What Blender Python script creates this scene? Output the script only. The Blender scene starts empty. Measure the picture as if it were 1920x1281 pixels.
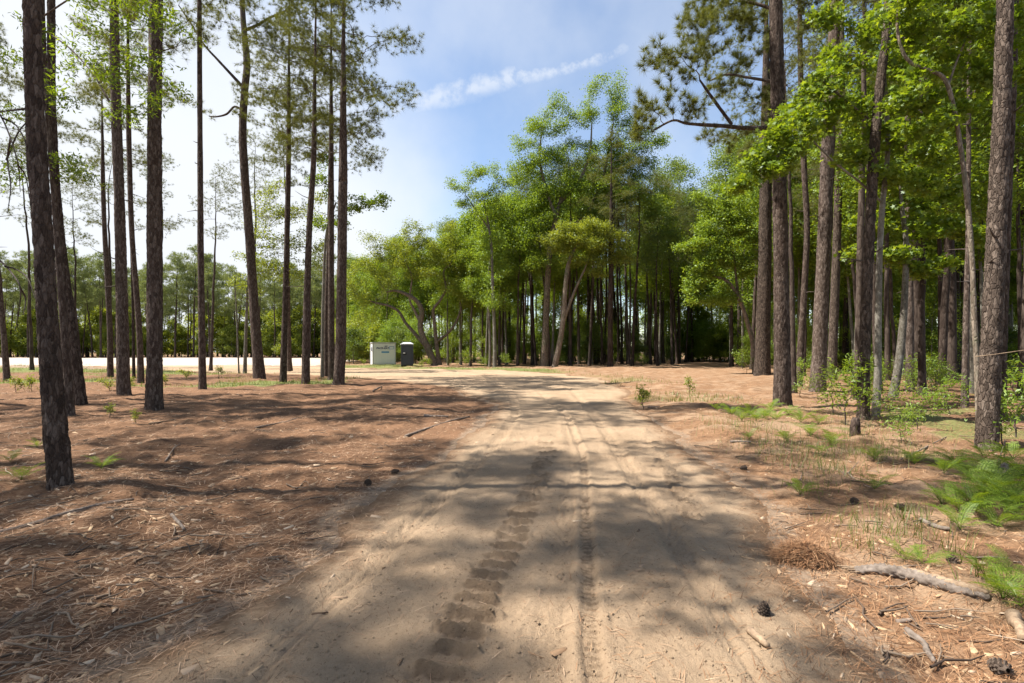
import bpy, math, random
import numpy as np
from mathutils import Vector, Matrix

sc = bpy.context.scene
COL = sc.collection
R = math.radians
FPX, CXP, HZ, CAMH = 960.0, 960.0, 660.0, 1.5      # focal length, centre column and horizon row of the 1920 px photograph

# ------------------------------------------------------------------ camera
cam_d = bpy.data.cameras.new('camera')
cam = bpy.data.objects.new('camera', cam_d); COL.objects.link(cam)
cam.location = (0, 0, CAMH); cam.rotation_euler = (R(90), 0, 0)
cam_d.sensor_width = 36.0; cam_d.lens = 18.0
cam_d.shift_y = (HZ - 640.5) / 1920.0
cam_d.clip_start = 0.05; cam_d.clip_end = 6000
sc.camera = cam

# ------------------------------------------------------------------ sun and sky
SUN_EL = 58.0
SUN_AZ = Vector((-0.998, -0.02, 0)).normalized()
SUN_DIR = Vector((SUN_AZ.x*math.cos(R(SUN_EL)), SUN_AZ.y*math.cos(R(SUN_EL)), math.sin(R(SUN_EL))))
sun_d = bpy.data.lights.new('sun', 'SUN'); sun_d.energy = 5.0; sun_d.angle = R(0.53); sun_d.color = (1.0, 0.955, 0.88)
sun = bpy.data.objects.new('sun', sun_d); COL.objects.link(sun)
sun.rotation_euler = (-SUN_DIR).to_track_quat('-Z', 'Y').to_euler()
sun.location = (-30, 5, 60)

def nd(nt, typ, **kw):
    n = nt.nodes.new(typ)
    for k, v in kw.items():
        if k.startswith('in_'):
            key = k[3:]
            key = int(key) if key.isdigit() else key
            n.inputs[key].default_value = v
        else:
            setattr(n, k, v)
    return n

def math_node(nt, op, a, b=None, clamp=False):
    n = nt.nodes.new('ShaderNodeMath'); n.operation = op; n.use_clamp = clamp
    for i, v in enumerate((a, b)):
        if v is None: continue
        if isinstance(v, (int, float)): n.inputs[i].default_value = v
        else: nt.links.new(v, n.inputs[i])
    return n.outputs[0]

def smooth(nt, v, lo, hi, a=0.0, b=1.0):
    n = nt.nodes.new('ShaderNodeMapRange'); n.interpolation_type = 'SMOOTHSTEP'
    nt.links.new(v, n.inputs['Value'])
    n.inputs['From Min'].default_value = lo; n.inputs['From Max'].default_value = hi
    n.inputs['To Min'].default_value = a; n.inputs['To Max'].default_value = b
    return n.outputs['Result']

def mixc(nt, fac, a, b, blend='MIX'):
    n = nt.nodes.new('ShaderNodeMix'); n.data_type = 'RGBA'; n.blend_type = blend
    for sock, v in ((n.inputs['Factor'], fac), (n.inputs['A'], a), (n.inputs['B'], b)):
        if isinstance(v, (int, float)): sock.default_value = v
        elif isinstance(v, (tuple, list)): sock.default_value = (*v[:3], 1)
        else: nt.links.new(v, sock)
    return n.outputs['Result']

world = bpy.data.worlds.new('World'); sc.world = world; world.use_nodes = True
wt = world.node_tree; wt.nodes.clear()
wo = nd(wt, 'ShaderNodeOutputWorld'); bg = nd(wt, 'ShaderNodeBackground')
SKY_STRENGTH = 0.088
sky = nd(wt, 'ShaderNodeTexSky', sky_type='NISHITA', sun_disc=False, sun_elevation=R(SUN_EL),
         sun_rotation=math.atan2(SUN_AZ.x, SUN_AZ.y), air_density=1.0, dust_density=0.25, ozone_density=0.8)
tc = nd(wt, 'ShaderNodeTexCoord')
def ddot(vec):
    n = nd(wt, 'ShaderNodeVectorMath', operation='DOT_PRODUCT'); wt.links.new(tc.outputs['Generated'], n.inputs[0])
    n.inputs[1].default_value = vec; return n.outputs['Value']
def pxdir(px, py): return Vector(((px-CXP)/FPX, 1.0, (HZ-py)/FPX)).normalized()
# a thinning vapour band crossing the sky (a great circle)
da, db = pxdir(690, 217), pxdir(1190, 92)
bn = da.cross(db).normalized(); along = (db - da).normalized()
nz = nd(wt, 'ShaderNodeTexNoise', in_Scale=9.0, in_Detail=7.0, in_Roughness=0.62); wt.links.new(tc.outputs['Generated'], nz.inputs['Vector'])
nzf = nd(wt, 'ShaderNodeTexNoise', in_Scale=34.0, in_Detail=5.0, in_Roughness=0.6); wt.links.new(tc.outputs['Generated'], nzf.inputs['Vector'])
wob = math_node(wt, 'MULTIPLY', math_node(wt, 'SUBTRACT', nz.outputs['Fac'], 0.5), 0.034)
wob = math_node(wt, 'ADD', wob, math_node(wt, 'MULTIPLY', math_node(wt, 'SUBTRACT', nzf.outputs['Fac'], 0.5), 0.018))
dist = math_node(wt, 'ABSOLUTE', math_node(wt, 'ADD', ddot(bn), wob))
tpos = ddot(along)
wid = smooth(wt, tpos, float(da.dot(along)), float(db.dot(along)), 0.036, 0.018)
band = math_node(wt, 'SUBTRACT', 1.0, math_node(wt, 'DIVIDE', dist, wid), clamp=True)
band = smooth(wt, band, 0.0, 1.0)
band = math_node(wt, 'MULTIPLY', band, smooth(wt, nzf.outputs['Fac'], 0.34, 0.62, 0.35, 1.0))
band = math_node(wt, 'MULTIPLY', band, smooth(wt, tpos, float(da.dot(along))-0.12, float(da.dot(along))))
band = math_node(wt, 'MULTIPLY', band, smooth(wt, tpos, float(db.dot(along))-0.10, float(db.dot(along))+0.10, 0.9, 0.0))
# thin high cloud thickening towards the sun's side and towards the horizon
nv = nd(wt, 'ShaderNodeTexNoise', in_Scale=2.6, in_Detail=6.0, in_Roughness=0.52); wt.links.new(tc.outputs['Generated'], nv.inputs['Vector'])
side = ddot((-0.90, 0.30, -0.30))
veil = math_node(wt, 'ADD', side, math_node(wt, 'MULTIPLY', math_node(wt, 'SUBTRACT', nv.outputs['Fac'], 0.5), 0.62))
veil = smooth(wt, veil, 0.10, 0.60)
veil2 = smooth(wt, nv.outputs['Fac'], 0.38, 0.72, 0.04, 0.45)
veil = math_node(wt, 'MAXIMUM', veil, veil2)
cloud = math_node(wt, 'MAXIMUM', veil, math_node(wt, 'MULTIPLY', band, 0.72))
skys = mixc(wt, 1.0, sky.outputs['Color'], (SKY_STRENGTH,)*3, 'MULTIPLY')
skyc = mixc(wt, cloud, skys, (0.385, 0.402, 0.425))
wt.links.new(skyc, bg.inputs['Color']); bg.inputs['Strength'].default_value = 1.0
wt.links.new(bg.outputs[0], wo.inputs['Surface'])

sc.view_settings.view_transform = 'Standard'; sc.view_settings.look = 'None'
sc.view_settings.exposure = 1.33; sc.view_settings.gamma = 1.0; sc.view_settings.use_curve_mapping = False
sc.render.engine = 'CYCLES'
cy = sc.cycles
cy.max_bounces = 10; cy.diffuse_bounces = 6; cy.glossy_bounces = 2; cy.transmission_bounces = 6; cy.transparent_max_bounces = 4
cy.use_denoising = True
cy.sample_clamp_indirect = 6.0
cy.caustics_reflective = False; cy.caustics_refractive = False

# ------------------------------------------------------------------ numeric helpers
def hsh(ix, iy, iz, seed):
    h = (ix.astype(np.int64)*374761393 + iy.astype(np.int64)*668265263 + iz.astype(np.int64)*2147483647 + seed*974634777) & 0xFFFFFFFF
    h = ((h ^ (h >> 13)) * 1274126177) & 0xFFFFFFFF
    h = ((h ^ (h >> 16)) * 2246822519) & 0xFFFFFFFF
    return ((h ^ (h >> 15)) & 0xFFFFFF) / float(0x1000000)
def vnoise(x, y, seed=0):
    ix, iy = np.floor(x), np.floor(y); fx, fy = x-ix, y-iy
    fx = fx*fx*(3-2*fx); fy = fy*fy*(3-2*fy); z = np.zeros_like(ix)
    a, b = hsh(ix, iy, z, seed), hsh(ix+1, iy, z, seed); c, d = hsh(ix, iy+1, z, seed), hsh(ix+1, iy+1, z, seed)
    return (a*(1-fx)+b*fx)*(1-fy) + (c*(1-fx)+d*fx)*fy
def fbm(x, y, octv=4, seed=0, rough=0.5):
    s = 0.0; a = 1.0; t = 0.0
    for o in range(octv):
        s = s + a*vnoise(x*2**o + 17.3*o, y*2**o - 9.1*o, seed+o); t += a; a *= rough
    return s/t
def worley3(p, seed=0):
    ip = np.floor(p); f1 = np.full(len(p), 9.0); f2 = np.full(len(p), 9.0)
    for dx in (-1, 0, 1):
        for dy in (-1, 0, 1):
            for dz in (-1, 0, 1):
                c = ip + (dx, dy, dz)
                j = np.stack([hsh(c[:, 0], c[:, 1], c[:, 2], seed+k) for k in range(3)], 1)
                d = np.linalg.norm(c + j - p, axis=1)
                m = d < f1
                f2 = np.where(m, f1, np.minimum(f2, d)); f1 = np.where(m, d, f1)
    return f1, f2
def sstep(v, a, b):
    t = np.clip((v-a)/(b-a), 0, 1); return t*t*(3-2*t)
def unit(v):
    return v/np.maximum(np.linalg.norm(v, axis=-1, keepdims=True), 1e-9)

# ------------------------------------------------------------------ mesh helpers
def mesh_np(name, V, F, mat=None, smooth_sh=False, attrs=None):
    V = np.asarray(V, np.float32); F = np.asarray(F, np.int32)
    me = bpy.data.meshes.new(name)
    m, k = F.shape
    me.vertices.add(len(V)); me.vertices.foreach_set('co', V.ravel())
    me.loops.add(m*k); me.loops.foreach_set('vertex_index', F.ravel())
    me.polygons.add(m); me.polygons.foreach_set('loop_start', np.arange(m, dtype=np.int32)*k)
    if smooth_sh: me.polygons.foreach_set('use_smooth', np.ones(m, bool))
    for an, av in (attrs or {}).items():
        a = me.attributes.new(an, 'FLOAT', 'POINT'); a.data.foreach_set('value', np.asarray(av, np.float32))
    me.update(calc_edges=True)
    if mat: me.materials.append(mat)
    return me
class MB:
    """collects quads and triangles (triangles as degenerate-free separate lists) into one mesh"""
    def __init__(s): s.v = []; s.f = []; s.n = 0
    def add(s, V, F):
        s.v.extend([tuple(map(float, p)) for p in V]); s.f.extend([tuple(int(i)+s.n for i in f) for f in F]); s.n += len(V)
    def box(s, c, d, rot=None):
        x, y, z = d[0]/2, d[1]/2, d[2]/2
        V = [Vector(q) for q in ((-x,-y,-z),(x,-y,-z),(x,y,-z),(-x,y,-z),(-x,-y,z),(x,-y,z),(x,y,z),(-x,y,z))]
        if rot is not None: V = [rot @ q for q in V]
        V = [q + Vector(c) for q in V]
        s.add(V, ((0,3,2,1),(4,5,6,7),(0,1,5,4),(1,2,6,5),(2,3,7,6),(3,0,4,7)))
    def mesh(s, name, mat, smooth_sh=False, bevel=0):
        me = bpy.data.meshes.new(name); me.from_pydata(s.v, [], s.f)
        if bevel:
            import bmesh
            bm = bmesh.new(); bm.from_mesh(me)
            bmesh.ops.bevel(bm, geom=bm.edges[:], offset=bevel, segments=2, affect='EDGES', clamp_overlap=True)
            bm.to_mesh(me); bm.free()
        if smooth_sh:
            for p in me.polygons: p.use_smooth = True
        me.materials.append(mat); me.update(); return me
def tube(P, Rr, sides, phase=0.0):
    """rings round a polyline"""
    P = np.asarray(P, float); n = len(P); Rr = np.asarray(Rr, float)
    T = np.gradient(P, axis=0) if n > 2 else np.repeat((P[1:]-P[:1]), n, 0)
    T = unit(T)
    up = np.array([1.0, 0, 0]) if abs(T[0, 0]) < 0.8 else np.array([0, 1.0, 0])
    N = np.zeros((n, 3)); nn = up - T[0]*up.dot(T[0]); nn /= np.linalg.norm(nn)
    for i in range(n):
        nn = nn - T[i]*nn.dot(T[i]); nn /= max(np.linalg.norm(nn), 1e-9); N[i] = nn
    B = np.cross(T, N)
    a = np.linspace(0, 2*math.pi, sides, endpoint=False) + phase
    ca, sa = np.cos(a), np.sin(a)
    V = P[:, None, :] + Rr[:, None, None]*(N[:, None, :]*ca[None, :, None] + B[:, None, :]*sa[None, :, None])
    i = np.arange(n-1)[:, None]*sides; j = np.arange(sides)[None, :]; j2 = (j+1) % sides
    F = np.stack([i+j, i+j2, i+sides+j2, i+sides+j], -1).reshape(-1, 4)
    return V.reshape(-1, 3), F
def join(parts):
    Vs, Fs, n = [], [], 0
    for V, F in parts:
        Vs.append(V); Fs.append(F+n); n += len(V)
    return np.concatenate(Vs), np.concatenate(Fs)
def catmull(P, step):
    P = np.asarray(P, float); out = []
    for i in range(len(P)-1):
        p0 = P[max(i-1, 0)]; p1 = P[i]; p2 = P[i+1]; p3 = P[min(i+2, len(P)-1)]
        if i == 0: p0 = 2*p1-p2
        if i+2 > len(P)-1: p3 = 2*p2-p1
        n = max(1, int(round(np.linalg.norm((p2-p1)[:3])/step)))
        t = np.linspace(0, 1, n, endpoint=False)[:, None]
        out.append(0.5*(2*p1 + (p2-p0)*t + (2*p0-5*p1+4*p2-p3)*t**2 + (3*p1-p0-3*p2+p3)*t**3))
    out.append(P[-1:]); return np.concatenate(out)

def obj(name, me, parent=None, loc=(0, 0, 0), rot=(0, 0, 0), scale=(1, 1, 1)):
    o = bpy.data.objects.new(name, me); COL.objects.link(o)
    o.location = loc; o.rotation_euler = rot; o.scale = scale
    if parent: o.parent = parent
    return o
def thing(name, label, cat, loc=(0, 0, 0), rz=0.0, group=None):
    o = bpy.data.objects.new(name, None); COL.objects.link(o); o.empty_display_size = 0.2
    o.location = loc; o.rotation_euler = (0, 0, rz)
    return tag(o, label, cat, group)
def tag(o, label=None, cat=None, group=None, kind=None):
    for k, v in (('label', label), ('category', cat), ('group', group), ('kind', kind)):
        if v: o[k] = v
    return o
def copy_tree(root, label, group, loc, rz, s, tilt=(0, 0)):
    r = root.copy(); COL.objects.link(r)
    r.location = loc; r.rotation_euler = (tilt[0], tilt[1], rz); r.scale = (s, s, s)
    r['label'] = label
    if group: r['group'] = group
    for ch in list(root.children):
        c = ch.copy(); COL.objects.link(c); c.parent = r
    return r
def pix(px, py, D):
    return np.array([(px-CXP)/FPX*D, D, CAMH + (HZ-py)/FPX*D])
def gpix(px, py):
    D = CAMH*FPX/(py-HZ); return (px-CXP)/FPX*D, D

# ------------------------------------------------------------------ materials
def material(name):
    m = bpy.data.materials.new(name); m.use_nodes = True; nt = m.node_tree; nt.nodes.clear()
    out = nd(nt, 'ShaderNodeOutputMaterial'); return m, nt, out
def principled(nt, out, rough=0.9, spec=0.2):
    p = nd(nt, 'ShaderNodeBsdfPrincipled'); p.inputs['Roughness'].default_value = rough
    p.inputs['Specular IOR Level'].default_value = spec
    nt.links.new(p.outputs[0], out.inputs['Surface']); return p
def ramp(nt, fac, stops):
    n = nd(nt, 'ShaderNodeValToRGB'); e = n.color_ramp.elements
    while len(e) < len(stops): e.new(0.5)
    for el, (p, c) in zip(e, stops): el.position = p; el.color = (*c, 1)
    nt.links.new(fac, n.inputs['Fac']); return n.outputs['Color']
def noise(nt, vec, scale, detail=4, rough=0.55, sx=None):
    n = nd(nt, 'ShaderNodeTexNoise', in_Scale=scale, in_Detail=detail, in_Roughness=rough)
    if sx is not None:
        mp = nd(nt, 'ShaderNodeMapping'); mp.inputs['Scale'].default_value = sx
        nt.links.new(vec, mp.inputs['Vector']); vec = mp.outputs[0]
    nt.links.new(vec, n.inputs['Vector']); return n.outputs['Fac']
def bump(nt, h, p, strength=0.5, dist=0.02):
    b = nd(nt, 'ShaderNodeBump'); b.inputs['Strength'].default_value = strength; b.inputs['Distance'].default_value = dist
    nt.links.new(h, b.inputs['Height']); nt.links.new(b.outputs[0], p.inputs['Normal'])

def leaf_mat(name, dark, mid, light, trans=0.45, gloss=0.05, tcol=None):
    m, nt, out = material(name)
    geo = nd(nt, 'ShaderNodeNewGeometry'); oi = nd(nt, 'ShaderNodeObjectInfo')
    f = math_node(nt, 'ADD', math_node(nt, 'MULTIPLY', geo.outputs['Random Per Island'], 0.75),
                  math_node(nt, 'MULTIPLY', oi.outputs['Random'], 0.25))
    c = ramp(nt, f, [(0.0, dark), (0.5, mid), (1.0, light)])
    d = nd(nt, 'ShaderNodeBsdfDiffuse'); nt.links.new(c, d.inputs['Color'])
    t = nd(nt, 'ShaderNodeBsdfTranslucent')
    tc2 = mixc(nt, 1.0, c, tcol or (1.55, 1.35, 0.55), 'MULTIPLY'); nt.links.new(tc2, t.inputs['Color'])
    mx = nd(nt, 'ShaderNodeMixShader'); mx.inputs[0].default_value = trans
    nt.links.new(d.outputs[0], mx.inputs[1]); nt.links.new(t.outputs[0], mx.inputs[2])
    g = nd(nt, 'ShaderNodeBsdfGlossy'); g.inputs['Roughness'].default_value = 0.5; g.inputs['Color'].default_value = (0.9, 0.95, 1, 1)
    m2 = nd(nt, 'ShaderNodeMixShader'); m2.inputs[0].default_value = gloss
    nt.links.new(mx.outputs[0], m2.inputs[1]); nt.links.new(g.outputs[0], m2.inputs[2])
    nt.links.new(m2.outputs[0], out.inputs['Surface']); return m

def bark_mat(name, dark, mid, light, plate=14.0, zs=0.35, bs=0.6, blotch=None):
    m, nt, out = material(name); p = principled(nt, out, 0.92, 0.15)
    co = nd(nt, 'ShaderNodeTexCoord').outputs['Object']; oi = nd(nt, 'ShaderNodeObjectInfo')
    mp = nd(nt, 'ShaderNodeMapping'); mp.inputs['Scale'].default_value = (1, 1, zs); nt.links.new(co, mp.inputs['Vector'])
    warp = nd(nt, 'ShaderNodeTexNoise', in_Scale=plate*0.7, in_Detail=3.0); nt.links.new(mp.outputs[0], warp.inputs['Vector'])
    va = nd(nt, 'ShaderNodeVectorMath', operation='SCALE'); va.inputs['Scale'].default_value = 0.06
    nt.links.new(warp.outputs['Color'], va.inputs[0])
    vb = nd(nt, 'ShaderNodeVectorMath', operation='ADD'); nt.links.new(mp.outputs[0], vb.inputs[0]); nt.links.new(va.outputs[0], vb.inputs[1])
    vo = nd(nt, 'ShaderNodeTexVoronoi', feature='DISTANCE_TO_EDGE', in_Scale=plate); nt.links.new(vb.outputs[0], vo.inputs['Vector'])
    vc = nd(nt, 'ShaderNodeTexVoronoi', feature='F1', in_Scale=plate); nt.links.new(vb.outputs[0], vc.inputs['Vector'])
    fine = noise(nt, mp.outputs[0], plate*4, 5, 0.65)
    ridge = smooth(nt, vo.outputs['Distance'], 0.0, 0.16)
    sepn = nd(nt, 'ShaderNodeSeparateColor'); nt.links.new(vc.outputs['Color'], sepn.inputs[0])
    t = math_node(nt, 'ADD', math_node(nt, 'MULTIPLY', sepn.outputs[0], 0.45), math_node(nt, 'MULTIPLY', fine, 0.65))
    t = math_node(nt, 'ADD', t, math_node(nt, 'MULTIPLY', math_node(nt, 'SUBTRACT', oi.outputs['Random'], 0.5), 0.3))
    c = ramp(nt, t, [(0.2, dark), (0.5, mid), (0.9, light)])
    c = mixc(nt, math_node(nt, 'MULTIPLY', math_node(nt, 'SUBTRACT', 1.0, ridge), 0.40), c, dark)
    if blotch:
        bl = smooth(nt, noise(nt, co, 2.2, 4, 0.6), 0.52, 0.66); c = mixc(nt, math_node(nt, 'MULTIPLY', bl, 0.7), c, blotch)
    nt.links.new(c, p.inputs['Base Color'])
    h = math_node(nt, 'ADD', ridge, math_node(nt, 'MULTIPLY', fine, 0.5)); bump(nt, h, p, bs, 0.02); return m

def flat_mat(name, c1, c2=None, rough=0.8, scale=20.0, spec=0.2, bs=0.0, metal=0.0):
    m, nt, out = material(name); p = principled(nt, out, rough, spec); p.inputs['Metallic'].default_value = metal
    co = nd(nt, 'ShaderNodeTexCoord').outputs['Object']
    n = noise(nt, co, scale, 5, 0.6)
    nt.links.new(ramp(nt, n, [(0.3, c1), (0.7, c2 or c1)]), p.inputs['Base Color'])
    if bs: bump(nt, n, p, bs, 0.01)
    return m
def litter_mat(name, cols, rough=0.75, trans=0.0):
    m, nt, out = material(name); p = principled(nt, out, rough, 0.25)
    geo = nd(nt, 'ShaderNodeNewGeometry')
    k = len(cols); nt.links.new(ramp(nt, geo.outputs['Random Per Island'], [(i/(k-1), c) for i, c in enumerate(cols)]), p.inputs['Base Color'])
    return m

M = {}
M['pine_bark'] = bark_mat('pine_bark', (0.026, 0.017, 0.013), (0.075, 0.052, 0.040), (0.18, 0.14, 0.115), 26.0, 0.33, 0.6)
M['pine_bark_far'] = bark_mat('pine_bark_far', (0.024, 0.016, 0.012), (0.052, 0.037, 0.029), (0.105, 0.08, 0.064), 9.0, 0.3, 0.4)
M['pine_bark_pale'] = bark_mat('pine_bark_pale', (0.028, 0.020, 0.015), (0.085, 0.062, 0.047), (0.20, 0.155, 0.123), 24.0, 0.36, 0.8)
M['oak_bark'] = bark_mat('oak_bark', (0.05, 0.038, 0.028), (0.15, 0.115, 0.085), (0.27, 0.22, 0.17), 20.0, 0.3, 0.5, (0.10, 0.105, 0.06))
M['smooth_bark'] = bark_mat('smooth_bark', (0.07, 0.06, 0.045), (0.14, 0.125, 0.10), (0.22, 0.20, 0.165), 30.0, 0.6, 0.25, (0.25, 0.24, 0.21))
M['twig'] = flat_mat('twig_bark', (0.045, 0.032, 0.025), (0.11, 0.085, 0.07), 0.9, 30)
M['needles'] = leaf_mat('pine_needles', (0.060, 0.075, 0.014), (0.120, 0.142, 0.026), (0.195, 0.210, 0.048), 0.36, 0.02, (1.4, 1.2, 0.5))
M['needles_far'] = leaf_mat('pine_needles_far', (0.110, 0.145, 0.050), (0.175, 0.215, 0.075), (0.240, 0.270, 0.105), 0.38, 0.02, (1.3, 1.2, 0.6))  # paler than the near needles: distance haze put into the colour
M['leaf_oak'] = leaf_mat('oak_leaves', (0.092, 0.155, 0.015), (0.162, 0.250, 0.026), (0.240, 0.330, 0.042), 0.45, 0.025)
M['leaf_gum'] = leaf_mat('gum_leaves', (0.080, 0.140, 0.011), (0.155, 0.230, 0.018), (0.240, 0.305, 0.032), 0.52, 0.025)
M['leaf_yellow'] = leaf_mat('yellow_green_leaves', (0.120, 0.165, 0.020), (0.190, 0.240, 0.030), (0.260, 0.305, 0.048), 0.48, 0.025)
M['leaf_deep'] = leaf_mat('deep_green_leaves', (0.060, 0.105, 0.018), (0.115, 0.175, 0.028), (0.175, 0.230, 0.042), 0.45, 0.03)
M['fern'] = leaf_mat('fern_green', (0.085, 0.145, 0.012), (0.145, 0.220, 0.020), (0.215, 0.285, 0.034), 0.48, 0.02)
M['grass'] = leaf_mat('grass_green', (0.075, 0.105, 0.022), (0.130, 0.160, 0.035), (0.22, 0.22, 0.075), 0.35, 0.02)
M['straw'] = litter_mat('straw', [(0.07, 0.038, 0.022), (0.24, 0.138, 0.078), (0.40, 0.25, 0.148), (0.30, 0.17, 0.095), (0.54, 0.38, 0.25)])
M['straw_red'] = litter_mat('straw_red', [(0.06, 0.027, 0.014), (0.19, 0.088, 0.04), (0.34, 0.18, 0.088), (0.25, 0.12, 0.055), (0.46, 0.30, 0.17)])
M['twigs'] = litter_mat('twigs', [(0.04, 0.026, 0.018), (0.11, 0.075, 0.052), (0.20, 0.145, 0.10), (0.07, 0.045, 0.03), (0.30, 0.23, 0.165)])
M['chips'] = litter_mat('chips', [(0.10, 0.06, 0.035), (0.26, 0.16, 0.09), (0.42, 0.29, 0.17), (0.30, 0.19, 0.11), (0.44, 0.34, 0.24)])

# ------------------------------------------------------------------ ground, sandy road, sand clearing
ROAD = np.array([(1.7, -40), (1.75, 0), (1.78, 2.3), (1.90, 3.3), (2.30, 4.65), (2.62, 6.5), (3.1, 11), (3.9, 17), (4.6, 24), (4.9, 29), (4.0, 34.5), (1, 38.5),
                 (-3, 41.5), (-13, 47.5), (-22, 53), (-34, 60), (-44, 63), (-46, 55), (-33, 46.5), (-22, 38.5), (-12, 32), (-7.8, 28.5), (-4, 23.5), (-1.5, 19),
                 (-.45, 14.4), (-.70, 10.3), (-1.20, 6), (-1.45, 4.2), (-1.55, 3.3), (-1.9, 2.3), (-2.1, 0), (-2.2, -40)], float)
LOT = np.array([(-21, 58), (-30, 92), (-37, 124), (-90, 128), (-210, 128), (-210, 62), (-60, 59)], float)
def poly_sd(x, y, P):
    """signed distance to a polygon, positive inside"""
    d = np.full(x.shape, 1e9); ins = np.zeros(x.shape, bool)
    for i in range(len(P)):
        a, b = P[i], P[(i+1) % len(P)]
        e = b-a; wx, wy = x-a[0], y-a[1]
        t = np.clip((wx*e[0]+wy*e[1])/(e@e), 0, 1)
        d = np.minimum(d, np.hypot(wx-e[0]*t, wy-e[1]*t))
        if a[1] != b[1]:
            c = ((a[1] <= y) & (y < b[1])) | ((b[1] <= y) & (y < a[1]))
            ins ^= c & (x < (b[0]-a[0])*(y-a[1])/(b[1]-a[1])+a[0])
    return np.where(ins, d, -d)
def road_s(x, y):
    n = (fbm(x*0.55, y*0.55, 3, 11)-0.5)*1.5 + (fbm(x*3.1, y*3.1, 3, 21)-0.5)*0.42
    return poly_sd(x, y, ROAD) + n*np.clip(0.35+np.abs(y)*0.03, 0.35, 1.3)
def lot_s(x, y):
    return poly_sd(x, y, LOT) + (fbm(x*0.2, y*0.2, 3, 14)-0.5)*7.0
def polyline_coords(x, y, P):
    best = np.full(x.shape, 1e9); sl = np.zeros(x.shape); dl = np.zeros(x.shape); acc = 0.0
    for i in range(len(P)-1):
        a = np.array(P[i]); b = np.array(P[i+1]); e = b-a; L = np.hypot(*e); e = e/L
        wx, wy = x-a[0], y-a[1]; t = np.clip(wx*e[0]+wy*e[1], 0, L)
        dx, dy = wx-e[0]*t, wy-e[1]*t; d = np.hypot(dx, dy); m = d < best
        sl = np.where(m, acc+t, sl); dl = np.where(m, dx*e[1]-dy*e[0], dl); best = np.minimum(best, d); acc += L
    return sl, dl
def terrain(x, y):
    big = (fbm(x*0.09, y*0.09, 3, 3)-0.5)*0.30
    far = np.clip((np.hypot(x, y)-6)/30, 0, 1)
    return big*far
def terrain_off(x, y, s):
    """loose litter and mounds away from the road"""
    k = sstep(-s, 0.0, 0.9)
    lump = (fbm(x*0.9, y*0.9, 4, 5)-0.45)*0.24 + (fbm(x*3.2, y*3.2, 3, 6)-0.5)*0.09 + (fbm(x*11, y*11, 3, 7)-0.5)*0.05
    right = sstep(x, 2.0, 5.0)*0.05
    return terrain(x, y) + k*(lump + right)
A_TR = [(-0.40, 2.0), (-.33, 2.36), (-.16, 3.36), (.124, 4.77), (.5, 7.4), (.76, 12.6), (.6, 17)]
B_TR = [(1.45, 3.9), (1.6, 4.5), (1.76, 5.35), (2.2, 7.8), (2.6, 10.5), (3.1, 16)]
C_TR = [(.36, 1.6), (.394, 2.57), (.49, 3.26), (.67, 4.65), (1.02, 7.27), (1.28, 12), (1.0, 18)]
E_TR = [(-1.0, 3.5), (-.75, 5.0), (-.3, 8.0), (.1, 12.0), (.0, 17), (-3, 24), (-10, 33), (-24, 45)]
G_TR = [(1.2, 3.0), (1.35, 5), (1.7, 9), (2.1, 15), (2.4, 24), (1.0, 32), (-6, 39), (-20, 49)]
def road_relief(x, y):
    z = (fbm(x*1.1, y*1.1, 3, 31)-0.5)*0.05 + (fbm(x*5, y*5, 3, 32)-0.5)*0.024 + (fbm(x*17, y*17, 3, 33)-0.5)*0.015
    def bars(P, pitch, half, amp, seed, on):
        s, d = polyline_coords(x, y, P)
        s = s + (fbm(x*9, y*9, 3, 41)-0.5)*0.045
        ph = (s/pitch) % 1.0
        prof = np.where(ph < 0.16, ph/0.16, np.clip((0.62-ph)/0.46, 0, 1))
        prof = prof*prof*(3-2*prof)
        rowk = np.floor(s/pitch)
        hw = half*(0.60+0.7*hsh(rowk, rowk*0+1, rowk*0, seed+1)) + (fbm(x*17, y*17, 2, seed+5)-0.5)*0.06
        d = d + (hsh(rowk, rowk*0+9, rowk*0, seed+6)-0.5)*0.05
        w = 1-sstep(np.abs(d), hw*0.70, hw)
        br = 0.25+1.2*fbm(s*2.6, d*7+5, 3, seed+2)
        crumb = (fbm(x*38, y*38, 2, seed+8)-0.5)*0.030
        return ((prof-0.28)*amp*br + crumb)*w*on(s), w
    zA, wA = bars(A_TR, 0.178, 0.170, 0.060, 41, lambda s: 1-0.80*sstep(s, 5.5, 9.0))
    zB, wB = bars(B_TR, 0.180, 0.13, 0.055, 45, lambda s: sstep(s, .3, .8)*(1-0.7*sstep(s, 5, 8)))
    z = z + zA + zB
    for P, hw, dep in ((C_TR, 0.055, 0.018), (E_TR, 0.10, 0.018), (G_TR, 0.10, 0.018), ([(p[0]-0.27+0.02*p[1], p[1]) for p in C_TR], 0.10, 0.008)):
        s, d = polyline_coords(x, y, P)
        w = 1-sstep(np.abs(d), hw*0.6, hw*1.2)
        lip = np.exp(-((np.abs(d)-hw*1.5)/(hw*0.5))**2)
        lug = np.where(((s + np.abs(d)*0.8)/0.045) % 1.0 < 0.5, 0.006, -0.004)
        z = z - dep*w + lug*w + lip*0.010*(0.4+vnoise(s*9, d*0+3, 77))
    sp = np.clip((vnoise(x*30, y*30, 81)-0.80)*5, 0, 1)*0.016*sstep(fbm(x*1.7, y*1.7, 2, 83), 0.5, 0.68)   # loose clods
    return z + sp
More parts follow.
